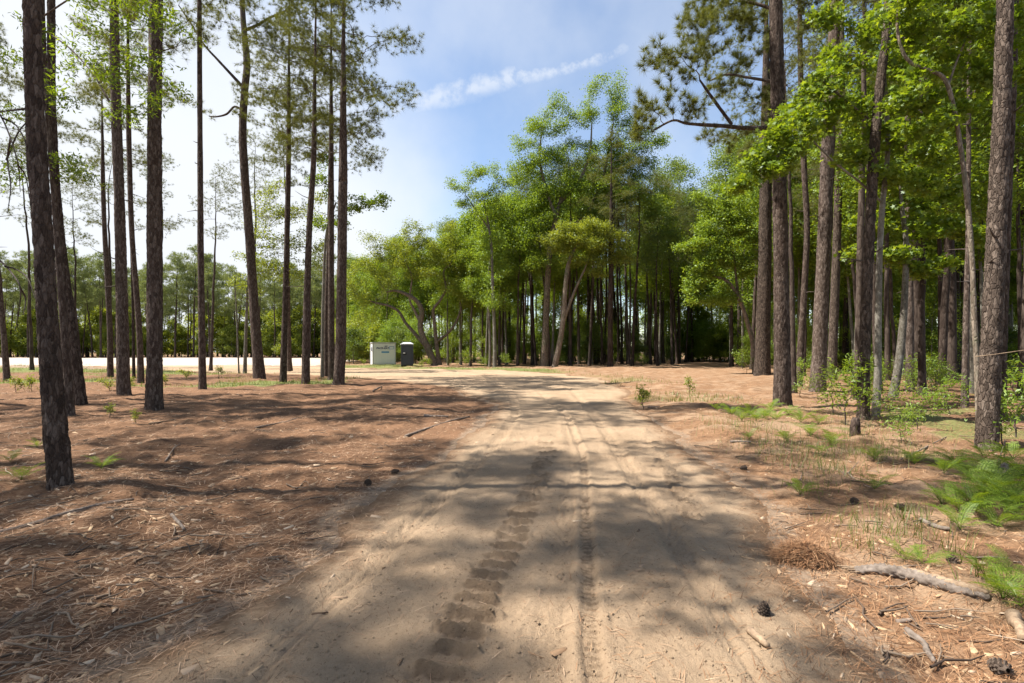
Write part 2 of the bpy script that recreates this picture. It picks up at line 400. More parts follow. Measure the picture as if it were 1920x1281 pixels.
def track_mask(x, y):  # darker soil along the tracks, plus shade painted on each bar's near face
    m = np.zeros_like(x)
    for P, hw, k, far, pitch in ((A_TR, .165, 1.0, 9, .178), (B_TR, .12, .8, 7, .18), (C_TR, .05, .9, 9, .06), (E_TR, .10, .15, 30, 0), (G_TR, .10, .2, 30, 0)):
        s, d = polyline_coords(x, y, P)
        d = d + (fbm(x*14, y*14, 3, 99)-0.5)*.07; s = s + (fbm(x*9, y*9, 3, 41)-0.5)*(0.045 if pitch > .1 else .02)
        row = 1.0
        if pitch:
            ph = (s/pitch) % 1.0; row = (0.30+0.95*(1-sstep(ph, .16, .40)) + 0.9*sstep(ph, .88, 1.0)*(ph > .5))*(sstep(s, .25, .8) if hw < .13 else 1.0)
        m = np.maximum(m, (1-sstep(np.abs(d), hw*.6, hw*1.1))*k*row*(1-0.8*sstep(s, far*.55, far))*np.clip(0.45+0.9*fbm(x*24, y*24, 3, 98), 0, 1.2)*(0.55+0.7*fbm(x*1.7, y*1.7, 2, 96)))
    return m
def road_z(x, y, s):
    return terrain(x, y) + np.clip(s, -0.35, 0.12)*0.16 + road_relief(x, y)*sstep(s, -0.1, 0.35)
def ground_z(x, y, s):
    return terrain_off(x, y, s) - np.clip(s/0.25, 0, 1)*0.10
def surf(x, y):
    x = np.atleast_1d(np.asarray(x, float)); y = np.atleast_1d(np.asarray(y, float))
    s = road_s(x, y)
    g = ground_z(x, y, s); r = road_z(x, y, s)
    return np.where(s > 0, np.maximum(r, g), np.maximum(g, np.where(s > -0.3, r, -9)))
def sz(x, y): return float(surf(x, y)[0])

def fan(rows, ncol, wfun):
    t = np.linspace(-1, 1, ncol)
    Y = np.repeat(rows[:, None], ncol, 1); X = wfun(rows)[:, None]*t[None, :]
    i = np.arange(len(rows)-1)[:, None]*ncol; j = np.arange(ncol-1)[None, :]
    F = np.stack([i+j, i+j+1, i+ncol+j+1, i+ncol+j], -1).reshape(-1, 4)
    return X.ravel(), Y.ravel(), F
def rowlist(a, b, base, k):
    r = [a]
    while r[-1] < b: r.append(r[-1] + max(base, k*r[-1]**2) if r[-1] < 60 else r[-1]*1.10)
    return np.array(r)
# material of the ground
def ground_material():
    m, nt, out = material('forest_floor'); p = principled(nt, out, 0.95, 0.1)
    co = nd(nt, 'ShaderNodeTexCoord').outputs['Object']
    def at(n): return nd(nt, 'ShaderNodeAttribute', attribute_name=n).outputs['Fac']
    n1 = noise(nt, co, 1.3, 6, 0.6); n2 = noise(nt, co, 18.0, 6, 0.7); n3 = noise(nt, co, 70.0, 4, 0.7)
    st = noise(nt, co, 30.0, 4, 0.7, (0.35, 1.6, 1)); 
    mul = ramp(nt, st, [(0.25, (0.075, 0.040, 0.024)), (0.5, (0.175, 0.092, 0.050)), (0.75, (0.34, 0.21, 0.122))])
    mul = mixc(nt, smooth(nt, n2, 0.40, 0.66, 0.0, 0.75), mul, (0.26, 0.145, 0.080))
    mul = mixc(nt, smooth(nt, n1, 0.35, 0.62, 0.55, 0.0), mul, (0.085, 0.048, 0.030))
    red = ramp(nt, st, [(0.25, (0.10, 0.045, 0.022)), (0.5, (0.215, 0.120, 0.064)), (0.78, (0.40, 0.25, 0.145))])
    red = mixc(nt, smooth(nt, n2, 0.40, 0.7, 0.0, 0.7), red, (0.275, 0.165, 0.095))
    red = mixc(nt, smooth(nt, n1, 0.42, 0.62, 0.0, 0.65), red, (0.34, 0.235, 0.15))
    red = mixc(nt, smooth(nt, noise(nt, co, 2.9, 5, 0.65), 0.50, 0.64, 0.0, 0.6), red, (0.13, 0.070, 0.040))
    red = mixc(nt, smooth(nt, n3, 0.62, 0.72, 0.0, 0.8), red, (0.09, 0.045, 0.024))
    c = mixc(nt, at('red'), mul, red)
    gr = ramp(nt, n2, [(0.3, (0.085, 0.105, 0.030)), (0.55, (0.155, 0.165, 0.055)), (0.75, (0.28, 0.25, 0.12))])
    gm = smooth(nt, math_node(nt, 'ADD', at('grass'), math_node(nt, 'MULTIPLY', math_node(nt, 'SUBTRACT', n2, 0.5), 0.9)), 0.40, 0.70)
    c = mixc(nt, gm, c, gr)
    sand = ramp(nt, n2, [(0.3, (0.20, 0.14, 0.093)), (0.7, (0.31, 0.225, 0.155))])
    sm = smooth(nt, math_node(nt, 'ADD', at('sand'), math_node(nt, 'MULTIPLY', math_node(nt, 'SUBTRACT', n2, 0.5), 1.1)), 0.38, 0.72)
    c = mixc(nt, sm, c, sand)
    nt.links.new(c, p.inputs['Base Color'])
    h = math_node(nt, 'ADD', n2, math_node(nt, 'ADD', math_node(nt, 'MULTIPLY', st, 0.8), math_node(nt, 'MULTIPLY', n3, 0.5)))
    bump(nt, h, p, 0.9, 0.03); return m
def sand_material(name, lo, hi, straw=True):
    m, nt, out = material(name); p = principled(nt, out, 0.97, 0.08)
    co = nd(nt, 'ShaderNodeTexCoord').outputs['Object']
    ed = nd(nt, 'ShaderNodeAttribute', attribute_name='edge').outputs['Fac']
    n1 = noise(nt, co, 0.9, 5, 0.6); n2 = noise(nt, co, 26.0, 6, 0.72); n3 = noise(nt, co, 160.0, 3, 0.7)
    c = ramp(nt, math_node(nt, 'ADD', math_node(nt, 'MULTIPLY', n1, 0.6), math_node(nt, 'MULTIPLY', n2, 0.4)), [(0.33, lo), (0.64, hi)])
    c = mixc(nt, smooth(nt, n3, 0.60, 0.70, 0.0, 0.65), c, (0.085, 0.055, 0.035))
    c = mixc(nt, smooth(nt, noise(nt, co, 75.0, 3, 0.7, (1, 0.4, 1)), 0.62, 0.68, 0.0, 0.7), c, (0.11, 0.06, 0.032))
    if straw:
        k = math_node(nt, 'ADD', ed, math_node(nt, 'MULTIPLY', math_node(nt, 'SUBTRACT', noise(nt, co, 7.0, 6, 0.75), 0.5), 0.9))
        c = mixc(nt, smooth(nt, k, 0.45, -0.10, 0.0, 0.85), c, (0.16, 0.09, 0.05))
    dm = nd(nt, 'ShaderNodeAttribute', attribute_name='damp_shade').outputs['Fac']
    c = mixc(nt, smooth(nt, dm, 0.12, 0.95, 0.0, 0.52), c, (0.105, 0.066, 0.040))  # disturbed soil darkened, with the bars' shade put into the colour too
    nt.links.new(c, p.inputs['Base Color'])
    bump(nt, math_node(nt, 'ADD', n2, math_node(nt, 'MULTIPLY', n3, 0.5)), p, 0.9, 0.03); return m
M['ground'] = ground_material()
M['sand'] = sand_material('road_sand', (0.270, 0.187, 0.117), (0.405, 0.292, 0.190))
M['pale_sand'] = sand_material('pale_sand', (0.36, 0.30, 0.25), (0.44, 0.37, 0.31), False)

def path_d(x, y):       # the straw covered side path running off to the right
    s, d = polyline_coords(x, y, [(5.5, 20), (9.8, 31), (17.8, 48), (29.5, 72)]); return np.abs(d)
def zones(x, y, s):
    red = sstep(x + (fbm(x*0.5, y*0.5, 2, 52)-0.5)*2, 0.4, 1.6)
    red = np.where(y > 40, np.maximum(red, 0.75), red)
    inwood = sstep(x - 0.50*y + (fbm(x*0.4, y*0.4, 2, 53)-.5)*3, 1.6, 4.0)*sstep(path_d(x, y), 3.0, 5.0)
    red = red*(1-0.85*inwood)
    n = fbm(x*0.16, y*0.16, 3, 61)
    grass = np.zeros_like(x)
    field = sstep(y - 0.05*np.abs(x+20), 30, 37)*sstep(-x, 5, 12)*(1-sstep(y, 60, 66))
    grass = np.maximum(grass, field*(0.35+0.75*n))
    rs = -s
    grass = np.maximum(grass, sstep(y, 30, 40)*(1-sstep(y, 56, 60))*(1-sstep(rs, 2.0, 6))*sstep(x+18, -2, 2)*(1-sstep(x, 5, 12))*(0.35+0.75*n))
    grass = np.maximum(grass, sstep(y, 12, 16)*(1-sstep(y, 32, 40))*sstep(x, 3, 4)*(1-sstep(x, 6, 9))*0.85*n)
    grass = np.maximum(grass, sstep(x, 4.5, 5.6)*(1-sstep(y, 12, 16))*sstep(fbm(x*0.7, y*0.7, 2, 66), 0.40, 0.62)*0.62)
    grass = np.maximum(grass, sstep(y, 17, 22)*(1-sstep(y, 30, 38))*sstep(-x, 6, 9)*sstep(fbm(x*0.33, y*0.33, 2, 64), 0.45, 0.65)*0.75)
    sand = np.clip(1.0 + s/0.45, 0, 1)*0.85*(x < 3.2) + np.clip(1.0 + s/0.3, 0, 1)*0.55*(x >= 3.2)
    sand = np.maximum(sand, sstep(y, 40, 44)*(1-sstep(y, 58, 62))*sstep(-x, 16, 22)*sstep(fbm(x*0.09, y*0.3, 3, 68), 0.45, 0.62)*0.9)
    sand = np.maximum(sand, sstep(y, 124, 132)*0.15)
    return dict(red=red, grass=grass, sand=sand)

rows = rowlist(-0.6, 1600, 0.030, 0.0024)
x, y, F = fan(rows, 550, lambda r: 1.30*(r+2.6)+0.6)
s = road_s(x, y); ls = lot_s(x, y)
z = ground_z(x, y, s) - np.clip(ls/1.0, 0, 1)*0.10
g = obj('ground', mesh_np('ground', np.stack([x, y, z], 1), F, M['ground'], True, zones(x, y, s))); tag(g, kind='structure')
# the same floor behind and beside the camera
gx, gy = np.meshgrid(np.linspace(-160, 160, 130), np.linspace(-160, -0.6, 66)); gx = gx.ravel(); gy = gy.ravel()
i = np.arange(65)[:, None]*130; j = np.arange(129)[None, :]
Fb = np.stack([i+j, i+j+1, i+131+j, i+130+j], -1).reshape(-1, 4)
s = road_s(gx, gy); zz = terrain(gx, gy)-0.012*(np.abs(gx) < 8)
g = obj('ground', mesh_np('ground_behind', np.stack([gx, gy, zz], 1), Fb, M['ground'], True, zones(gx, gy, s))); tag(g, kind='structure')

rows = rowlist(-0.6, 66, 0.0155, 0.0020)
x, y, F = fan(rows, 700, lambda r: np.clip(0.80*(r+1.9)+0.35, 2.6, 60))
s = road_s(x, y)
keep = (s[F] > -0.33).any(1); F = F[keep]
used = np.unique(F); remap = np.full(len(x), -1); remap[used] = np.arange(len(used)); F = remap[F]; x, y, s = x[used], y[used], s[used]
o = obj('sandy_road', mesh_np('sandy_road', np.stack([x, y, road_z(x, y, s)], 1), F, M['sand'], True, dict(edge=np.clip(s/0.9, -1, 1), damp_shade=track_mask(x, y)))); tag(o, kind='structure')
gx, gy = np.meshgrid(np.linspace(-215, -15, 120), np.linspace(54, 132, 70)); gx = gx.ravel(); gy = gy.ravel()
i = np.arange(69)[:, None]*120; j = np.arange(119)[None, :]; F = np.stack([i+j, i+j+1, i+121+j, i+120+j], -1).reshape(-1, 4)
ls = lot_s(gx, gy); keep = (ls[F] > -3).any(1); F = F[keep]
zz = terrain_off(gx, gy, np.full(gx.shape, -5.0)) + np.clip(ls*0.05, -0.3, 0.03)
o = obj('sand_clearing', mesh_np('sand_clearing', np.stack([gx, gy, zz], 1), F, M['pale_sand'], True, dict(edge=np.ones(len(gx))))); tag(o, kind='structure')

# ------------------------------------------------------------------ trees
def colonize(pos, par, att, step=0.3, infl=4.0, kill=0.5, iters=90, seed=0, jit=0.25, up=0.0, cap=4000):
    rng = np.random.default_rng(seed)
    pos = [np.array(p, float) for p in pos]; par = list(par); att = np.array(att, float)
    P = np.array(pos); D = np.linalg.norm(att[:, None]-P[None], axis=2)
    bi = D.argmin(1); bd = D.min(1); alive = np.ones(len(att), bool)
    for it in range(iters):
        act = alive & (bd < infl*(1.0 if it > 12 else 3.0))
        if not act.any(): 
            act = alive.copy()
            if not act.any(): break
        idx = np.where(act)[0]; src = bi[idx]
        dirs = unit(att[idx]-np.array(pos)[src])
        us, inv = np.unique(src, return_inverse=True)
        acc = np.zeros((len(us), 3)); np.add.at(acc, inv, dirs)
        acc = unit(unit(acc) + rng.normal(0, jit, acc.shape) + (0, 0, up))
        newp = np.array(pos)[us] + acc*step
        st = len(pos)
        for k in range(len(us)): pos.append(newp[k]); par.append(int(us[k]))
        live = np.where(alive)[0]
        Dn = np.linalg.norm(att[live][:, None]-newp[None], axis=2)
        mi = Dn.argmin(1); md = Dn.min(1); bet = md < bd[live]
        bi[live[bet]] = st+mi[bet]; bd[live[bet]] = md[bet]
        alive &= bd > kill
        if len(pos) > cap: break
    return np.array(pos), np.array(par)
def branch_radii(pos, par, tip, expo=2.3):
    n = len(pos); acc = np.zeros(n); ch = np.zeros(n, int)
    for i in range(n-1, -1, -1):
        if acc[i] == 0: acc[i] = tip**expo
        if par[i] >= 0: acc[par[i]] += acc[i]; ch[par[i]] += 1
    return acc**(1/expo), ch
def branch_mesh(pos, par, rad, n0, rmax, sides=5, split=False):
    """tubes for all chains that do not belong to the given trunk (first n0 nodes)"""
    kids = {}
    for i in range(len(par)):
        if par[i] >= 0: kids.setdefault(int(par[i]), []).append(i)
    starts = [i for i in range(n0, len(par)) if par[i] < n0]
    if split:
        return [branch_mesh_from([i], pos, par, rad, rmax, sides, kids) for i in starts]
    return branch_mesh_from(starts, pos, par, rad, rmax, sides, kids)
def branch_mesh_from(starts, pos, par, rad, rmax, sides, kids):
    parts = []; stack = starts[:]
    while stack:
        i = stack.pop(); chain = [int(par[i]), i]
        while True:
            k = kids.get(chain[-1], [])
            if not k: break
            k = sorted(k, key=lambda q: -rad[q]); chain.append(k[0]); stack += k[1:]
        P = pos[chain]; r = np.minimum(rad[chain], rmax).copy(); r[0] = r[1]; r[-1] *= 0.4
        sd = sides if r[0] > 0.03 else (4 if r[0] > 0.012 else 3)
        parts.append(tube(P, r, sd))
    if not parts: return np.zeros((3, 3)), np.array([[0, 1, 2, 2]])
    return join(parts)
STAR = []
for k in range(10):
    a = math.pi/2 + (k-0.0)*2*math.pi/10
    rr = (0.55, 0.24)[k % 2] if k else 0.62
    STAR.append((math.cos(a)*rr, math.sin(a)*rr))
STAR = np.array(STAR)
def leaf_geo(C, size, rng, shape='oval', upbias=0.7, spread=0.35):
    n = len(C)
    N = unit(rng.normal(0, 0.62, (n, 3)) + (0, 0, upbias)); A = unit(np.cross(N, rng.normal(0, 1, (n, 3)))); B = np.cross(N, A)
    L = size*rng.uniform(0.65, 1.3, (n, 1))
    if shape == 'star':
        V = C[:, None, :] + L[:, :, None]*(A[:, None, :]*STAR[None, :, 0:1] + B[:, None, :]*STAR[None, :, 1:2])
        V = V + N[:, None, :]*(L[:, :, None]*0.12*np.abs(STAR[None, :, 0:1]))
        return V.reshape(-1, 3), np.arange(n*10).reshape(n, 10)
    W = L*(0.50 if shape == 'oval' else 0.30)
    fold = N*W*0.25
    V = np.stack([C-A*L*0.5, C+B*W*0.5+fold, C+A*L*0.5, C-B*W*0.5+fold], 1)
    return V.reshape(-1, 3), np.arange(n*4).reshape(n, 4)
def needle_geo(C, Dr, n, length, width, rng, spread=0.9):
    m = len(C); c = np.repeat(C, n, 0); d = np.repeat(Dr, n, 0)
    d = unit(d + rng.normal(0, spread, d.shape)); L = length*rng.uniform(0.7, 1.15, (len(d), 1))
    side = unit(np.cross(d, rng.normal(0, 1, d.shape)))*width*0.5
    V = np.stack([c-side, c+side, c+d*L], 1)
    return V.reshape(-1, 3), np.arange(len(d)*3).reshape(-1, 3)
def blob_pts(c, r, n, rng, shell=0.45):
    d = unit(rng.normal(0, 1, (n, 3))); t = rng.uniform(shell, 1, (n, 1))**(1/2.0)
    return np.array(c) + d*t*np.array(r)

def trunk_geo(path, radii, sides, step, seed, bark=0.0, flare=0.45, plate=(26, 26, 9), cap=0.0):
    """path (n,3) with radii -> a rough tapering trunk"""
    Q = catmull(np.concatenate([np.asarray(path, float), np.asarray(radii, float)[:, None]], 1), step)
    if cap:
        a, b = Q[0].copy(), Q[-1].copy(); da_, db_ = unit(Q[0, :3]-Q[1, :3]), unit(Q[-1, :3]-Q[-2, :3])
        rows_ = []
        for f, g in ((0.001, .45), (0.75, .25)): q = a.copy(); q[:3] = a[:3]+da_*a[3]*g*cap; q[3] = a[3]*f; rows_.append(q)
        rows2 = []
        for f, g in ((0.75, .25), (0.001, .45)): q = b.copy(); q[:3] = b[:3]+db_*b[3]*g*cap; q[3] = b[3]*f; rows2.append(q)
        Q = np.concatenate([np.array(rows_), Q, np.array(rows2)])
    P, r = Q[:, :3], Q[:, 3].copy()
    h = P[:, 2]-P[0, 2]
    V, F = tube(P, np.maximum(r, 0.0005 if cap else 0.006), sides)
    k = np.repeat(np.arange(len(P)), sides); C = P[k]; rad = V-C; th = np.arctan2(rad[:, 1], rad[:, 0])
    hh = h[k]
    lobes = 1 + 0.35*np.cos(th*3+seed) + 0.25*np.cos(th*5+seed*2.1)
    sc_ = 1 + flare*np.exp(-np.maximum(hh, 0)/0.16)*lobes*0.9 + 0.10*np.exp(-np.maximum(hh, 0)/0.9)
    wob = 1 + 0.07*(fbm(th*1.2+seed*7, hh*1.3, 2, seed) - 0.5)*2
    V = C + rad*(sc_*wob)[:, None]
    if bark > 0:
        q = V*np.array(plate); q = q + 0.35*np.stack([vnoise(q[:, 1]*.9, q[:, 2]*.9, seed+1), vnoise(q[:, 0]*.9, q[:, 2]*.9, seed+2), q[:, 0]*0], 1)
        f1, f2 = worley3(q, seed); d = f2-f1
        f1b, f2b = worley3(q*np.array([2.1, 2.1, 2.6])+7.7, seed+9)
        hgt = 0.75*sstep(d, 0.0, 0.45) + 0.45*sstep(f2b-f1b, 0, 0.4) + 0.4*vnoise(V[:, 0]*60+V[:, 1]*60, V[:, 2]*60, seed+3) + 0.5*hsh(np.floor(q[:, 0]*0.8), np.floor(q[:, 1]*0.8), np.floor(q[:, 2]*0.8), seed)
        V = V + unit(rad)*(bark*(hgt-0.9))[:, None]*np.minimum(1, r[k]/(0.1 if not cap else 0.006))[:, None]
    return V, F

def px_path(path, D, extra_z=None):
    """[(px, py, width px[, depth offset])] -> points and radii"""
    P = []; Rr = []
    for q in path:
        d = D + (q[3] if len(q) > 3 else 0.0)
        P.append(pix(q[0], q[1], d)); Rr.append(q[2]*0.5*d/FPX/math.sqrt(1+((q[0]-CXP)/FPX)**2)*0.95)
    return P, Rr

# ---- shared pine crowns: limbs from a straight stem 0..H with pads of needles at their ends
def pine_crown(seed, H, Rmax, limbs, nd_len=0.25, nd_w=0.010, per=30, pad=26, low_dead=4, step=0.24, kill=0.26):
    rng = np.random.default_rng(seed)
    nst = int(H/0.5)+1
    pos = [(0, 0, H*k/(nst-1)) for k in range(nst)]; par = list(range(-1, nst-1))
    att = []
    for k in range(limbs):
        t = (k+0.5)/limbs; h = H*(0.05+0.93*t)
        prof = math.sin(math.pi*min(1, 0.22+0.78*t))**0.8 * (1.15-0.35*t)
        L = Rmax*prof*rng.uniform(0.55, 1.1); az = k*2.4 + rng.normal(0, 0.4)
        for f, m in ((1.0, pad), (0.62, pad//2)):
            c = (math.cos(az)*L*f, math.sin(az)*L*f, h + L*rng.uniform(0.05, 0.40)*f)
            att.append(blob_pts(c, (0.50+0.13*L, 0.50+0.13*L, 0.24+0.05*L), m, rng, 0.0))
    att.append(blob_pts((0, 0, H), (0.7, 0.7, 0.8), pad*2, rng, 0))
    att = np.concatenate(att)
    P, Q = colonize(pos, par, att, step, 3.0, kill, 60, seed, 0.30, 0.05, 5000)
    rad, ch = branch_radii(P, Q, 0.0055)
    n0 = nst
    bv, bf = branch_mesh(P, Q, rad, n0, 0.06)
    dirs = unit(P - P[np.maximum(Q, 0)] + (0, 0, 0.05))
    tips = np.array([i for i in range(n0, len(P)) if rad[i] < 0.0125])
    ad = unit(rng.normal(0, 0.6, att.shape) + (0, 0, 0.5))
    nv, nf = needle_geo(np.concatenate([P[tips], att]), np.concatenate([dirs[tips], ad]), per, nd_len, nd_w, rng, 0.75)
    return (bv, bf), (nv, nf), H
PCROWN = []
for k, (H, Rm, lb) in enumerate(((10.5, 3.6, 24), (9.0, 3.2, 20), (11.5, 3.3, 26), (8.0, 2.6, 16), (10.0, 2.3, 17))):
    b, n, H = pine_crown(100+k, H, Rm, lb)
    PCROWN.append((mesh_np('pine_branches', b[0], b[1], M['twig'], True), mesh_np('pine_foliage', n[0], n[1], M['needles']), H))

def stubs(P, r, rng, n, zlo, zhi, lmax):
    """dead broken branch stubs on a bare trunk"""
    parts = []
    P = np.asarray(P)
    for _ in range(n):
        zt = rng.uniform(zlo, zhi); i = int(np.argmin(abs(P[:, 2]-zt)))
        a = rng.uniform(0, 6.28); L = rng.uniform(0.15, lmax); d = np.array([math.cos(a), math.sin(a), rng.uniform(-0.3, 0.4)])
        q = np.stack([P[i], P[i]+d*L*0.5, P[i]+d*L+(rng.normal(0, .08), rng.normal(0, .08), rng.uniform(-.12, .1))])
        parts.append(tube(q, np.array([0.022, 0.014, 0.005]), 4))
    return parts

def pine(label, path, crown_z, variant, cs=1.0, bark='pine_bark', sides=20, step=0.25, brk=0.0, group=None, nstub=7, name='pine_tree', rz=0.0, flare=0.7, D=None, dead_to=None):
    """a tall pine: trunk along the pixel path, then straight up through its crown"""
    if D is None: D = gpix(path[0][0], path[0][1])[1]
    P, Rr = px_path(path, D)
    P = [np.array(p) for p in P]; gz = sz(P[0][0], P[0][1]); P[0][2] = gz-0.03
    base = P[0].copy(); P.insert(0, base - np.array([0, 0, 0.25])); Rr.insert(0, Rr[0])
    bm, nm, H = PCROWN[variant]
    while len(P) > 3 and P[-1][2] > crown_z+0.3: P.pop(); Rr.pop()
    d = unit(P[-1]-P[-2]); d = unit(d*0.6+np.array([0, 0, 0.4])); 
    if P[-1][2] < crown_z-0.3:
        tz = crown_z-P[-1][2]; P.append(P[-1]+d*tz/max(d[2], 0.5)); Rr.append(Rr[-1]*max(0.7, 1-0.02*tz))
    top0 = P[-1]; d = unit(d*0.4+np.array([0, 0, 0.6]))
    r0 = Rr[-1]
    for f in (0.35, 0.7, 1.0):
        P.append(top0+d*H*cs*f); Rr.append(max(0.012, r0*(1-0.95*f)))
    loc = base; seed = int(abs(base[0]*37+base[1]*91)) % 1000
    rng = np.random.default_rng(seed)
    root = thing(name, label, 'tree', tuple(loc), 0, group)
    Vt, Ft = trunk_geo(np.array(P)-loc, Rr, sides, step, seed, brk, flare)
    obj('trunk', mesh_np('trunk', Vt, Ft, M[bark], True), root)
    q = Vector(d).to_track_quat('Z', 'Y')
    rot = (q @ Matrix.Rotation(rz+seed, 3, 'Z').to_quaternion()).to_euler()
    off = tuple(top0-loc)
    tag(obj('branches', bm, root, off, rot, (cs,)*3), kind='stuff'); obj('crown', nm, root, off, rot, (cs,)*3)
    if nstub:
        Q = catmull(np.array(P), 0.2)-loc
        for v, f in stubs(Q, None, rng, nstub, 2.0+base[1]*0.08, max(4.0, top0[2]), 0.5+0.02*base[1]):
            obj('dead_branch', mesh_np('dead_branch', v, f, M['twig'], True), root)
    return root

LP = 'pines on the left of the road'
pine('nearest dark pine trunk at far left, thick scaly bark lit at one edge', [(115,921,48),(104,800,46),(93,650,44),(84,500,42),(74,350,41),(65,200,39),(61,60,38),(60,-60,37)], 8.2, 0, 1.0, sides=56, step=0.042, brk=0.014, nstub=2)
pine('slightly leaning pine trunk just right of the nearest left trunk', [(152,761,24),(141,660,22),(128,560,20),(114,450,19),(103,320,18),(97,180,17),(96,0,17)], 13.0, 2, 1.0, sides=40, step=0.06, brk=0.012, nstub=4)
pine('pine trunk cut by the left picture edge, leaning outwards over the straw', [(13,713,15),(8,640,13),(0,550,12),(-8,450,11),(-12,300,10)], 10.5, 1, 0.9)
pine('slim gently bowed pine with its foot at the grass edge of the field', [(207,707,13),(206,620,12),(201,520,11),(196,430,10),(200,330,10),(205,200,9),(206,80,8)], 11.5, 3, 0.9)
pine('straight medium pine trunk standing left of the thick grooved one', [(232,744,27),(230,620,25),(227,500,23),(223,350,22),(217,180,20),(218,0,19)], 12.0, 1, 1.0, sides=44, step=0.06, brk=0.012)
pine('very thin pine pole between the two medium left trunks', [(251,712,7),(249,560,6),(245,400,6),(243,250,5),(244,60,4)], 13.0, 4, 0.7, sides=10)
pine('wavy slim pine touching the thick grooved trunk on its left', [(264,722,14),(262,640,13),(256,550,12),(248,450,11),(244,350,11),(249,200,10),(258,40,9)], 12.0, 3, 0.9)
pine('thick straight grooved pine trunk, tallest of the left foreground group', [(289,770,34),(290,640,32),(290,500,31),(290,350,30),(290,200,28),(293,0,27)], 12.5, 0, 1.05, sides=48, step=0.055, brk=0.014, nstub=3)
pine('ruler straight slim pine standing alone against the white sky', [(380,732,16),(378,600,14),(376,450,13),(375,250,11),(374,50,10)], 14.5, 4, 0.9)
pine('slim pine right of the crooked forked pine, dark against the field', [(531,718,14),(534,600,12),(538,450,11),(541,300,10),(540,120,9)], 11.0, 0, 0.8)
pine('thin pole pine half hidden behind its darker neighbour', [(542,698,8),(541,560,7),(540,400,7),(539,240,6)], 13.0, 4, 0.8, sides=10)
pine('slightly swaying pine with the reddish lower trunk before the pale dirt', [(573,722,17),(574,640,15),(576,550,14),(580,430,12),(588,300,11),(594,180,9),(598,60,8)], 10.5, 2, 0.8, sides=24, step=0.12, brk=0.008)
pine('leftmost stem of the pine trio by the road bend, partly hidden', [(612,708,10),(612,600,9),(617,440,9),(622,280,8)], 12.0, 1, 0.9)
pine('middle stem of the pine trio by the road bend', [(622,713,14),(621,600,13),(621,450,12),(622,300,11),(625,120,10)], 11.0, 2, 0.9)
pine('rightmost and thickest of the pine trio by the road bend, roots flaring', [(635,723,22),(639,640,21),(641,500,19),(643,350,18),(649,220,17),(655,60,15),(658,-40,14)], 9.3, 0, 1.0, sides=36, step=0.08, brk=0.010, flare=0.8)

# right hand pines
RP = 'pines on the right of the road'
pine('massive pale pine trunk at the mouth of the side path', [(1429,704,33),(1430,640,30),(1432,560,28),(1434,480,26),(1436,300,24)], 15.0, 0, 1.1, 'pine_bark_pale', sides=44, step=0.10, brk=0.016, flare=0.35)
pine('slender dark pine leaning right, between two thick right hand trunks', [(1497,729,15),(1502,640,14),(1508,540,13),(1513,430,12),(1508,320,12),(1503,200,11)], 14.0, 3, 0.9, sides=24, step=0.12, brk=0.008)
pine('thick dark pine behind the roadside one with a grooved front', [(1533,739,32),(1538,620,29),(1544,480,28),(1550,320,27),(1560,140,24),(1566,20,22)], 14.0, 1, 1.0, sides=48, step=0.06, brk=0.014)
pine('pale barked pine right behind the thick grooved one', [(1559,715,20),(1565,560,18),(1570,420,17),(1576,220,16)], 15.0, 2, 0.9, 'pine_bark_pale', sides=28, step=0.12, brk=0.010)
pine('pine with sun patched bark rising from the leafy shrubs', [(1619,794,25),(1620,680,23),(1625,560,22),(1631,420,22),(1641,260,21),(1655,120,20),(1664,40,18)], 13.0, 0, 0.95, 'pine_bark_pale', sides=44, step=0.055, brk=0.013)
pine('dark straight trunk deep in the right hand shade', [(1706,737,18),(1706,600,17),(1704,450,15),(1702,250,14)], 13.0, 3, 1.0)
pine('thin dark pole far back in the right hand wood', [(1796,690,13),(1795,560,12),(1792,430,12),(1790,250,11)], 15.0, 4, 1.0)
pine('broad grey plated pine trunk nearest the right picture edge', [(1850,850,44),(1856,700,43),(1864,540,42),(1870,400,40),(1876,250,38),(1882,100,36),(1886,-40,34)], 12.0, 2, 1.0, 'pine_bark_pale', sides=56, step=0.042, brk=0.013, nstub=6)
pine('dark trunk standing close behind the broad right edge pine', [(1872,792,28),(1879,560,26),(1887,350,25),(1895,150,24),(1899,0,23)], 13.0, 1, 1.0, sides=44, step=0.06, brk=0.012)
pine('slim rough pine stem left of the broad right edge trunk', [(1809,777,15),(1811,640,14),(1814,500,12),(1815,420,10)], 9.0, 3, 0.7, sides=28, step=0.08, brk=0.008)
# canopy trees standing left of the picture, whose crowns shade the road
for k, (X, Y, v) in enumerate(((-13.2, 1.2, 1), (-13.9, 3.7, 2), (-13.2, 6.6, 3), (-17.5, 2.2, 2), (-12.6, -0.9, 4), (-19.0, 8.0, 0), (-18.4, 12.5, 1), (-22.0, 14.0, 2), (-14.0, -2.2, 1), (-20.5, 4.6, 1), (-17.4, 15.4, 2))):
    px = CXP + X/max(Y, 0.1)*FPX
    P0 = (X, Y); root_path = None
    gz = sz(X, Y); Hh = 12.0+(k % 3)
    bm, nm, H = PCROWN[v]
    root = thing('pine_tree', 'tall pine standing outside the left edge of the picture', 'tree', (X, Y, gz), 0, 'canopy pines left of the picture')
    Vt, Ft = trunk_geo(np.array([(0, 0, -.2), (0.1, 0, 4), (0, .1, 9), (0, 0, Hh), (0, 0, Hh+H)]), [.2, .17, .15, .12, .02], 16, 0.4, k)
    obj('trunk', mesh_np('trunk', Vt, Ft, M['pine_bark'], True), root)
    tag(obj('branches', bm, root, (0, 0, Hh), (0, 0, k*1.7)), kind='stuff'); obj('crown', nm, root, (0, 0, Hh), (0, 0, k*1.7))

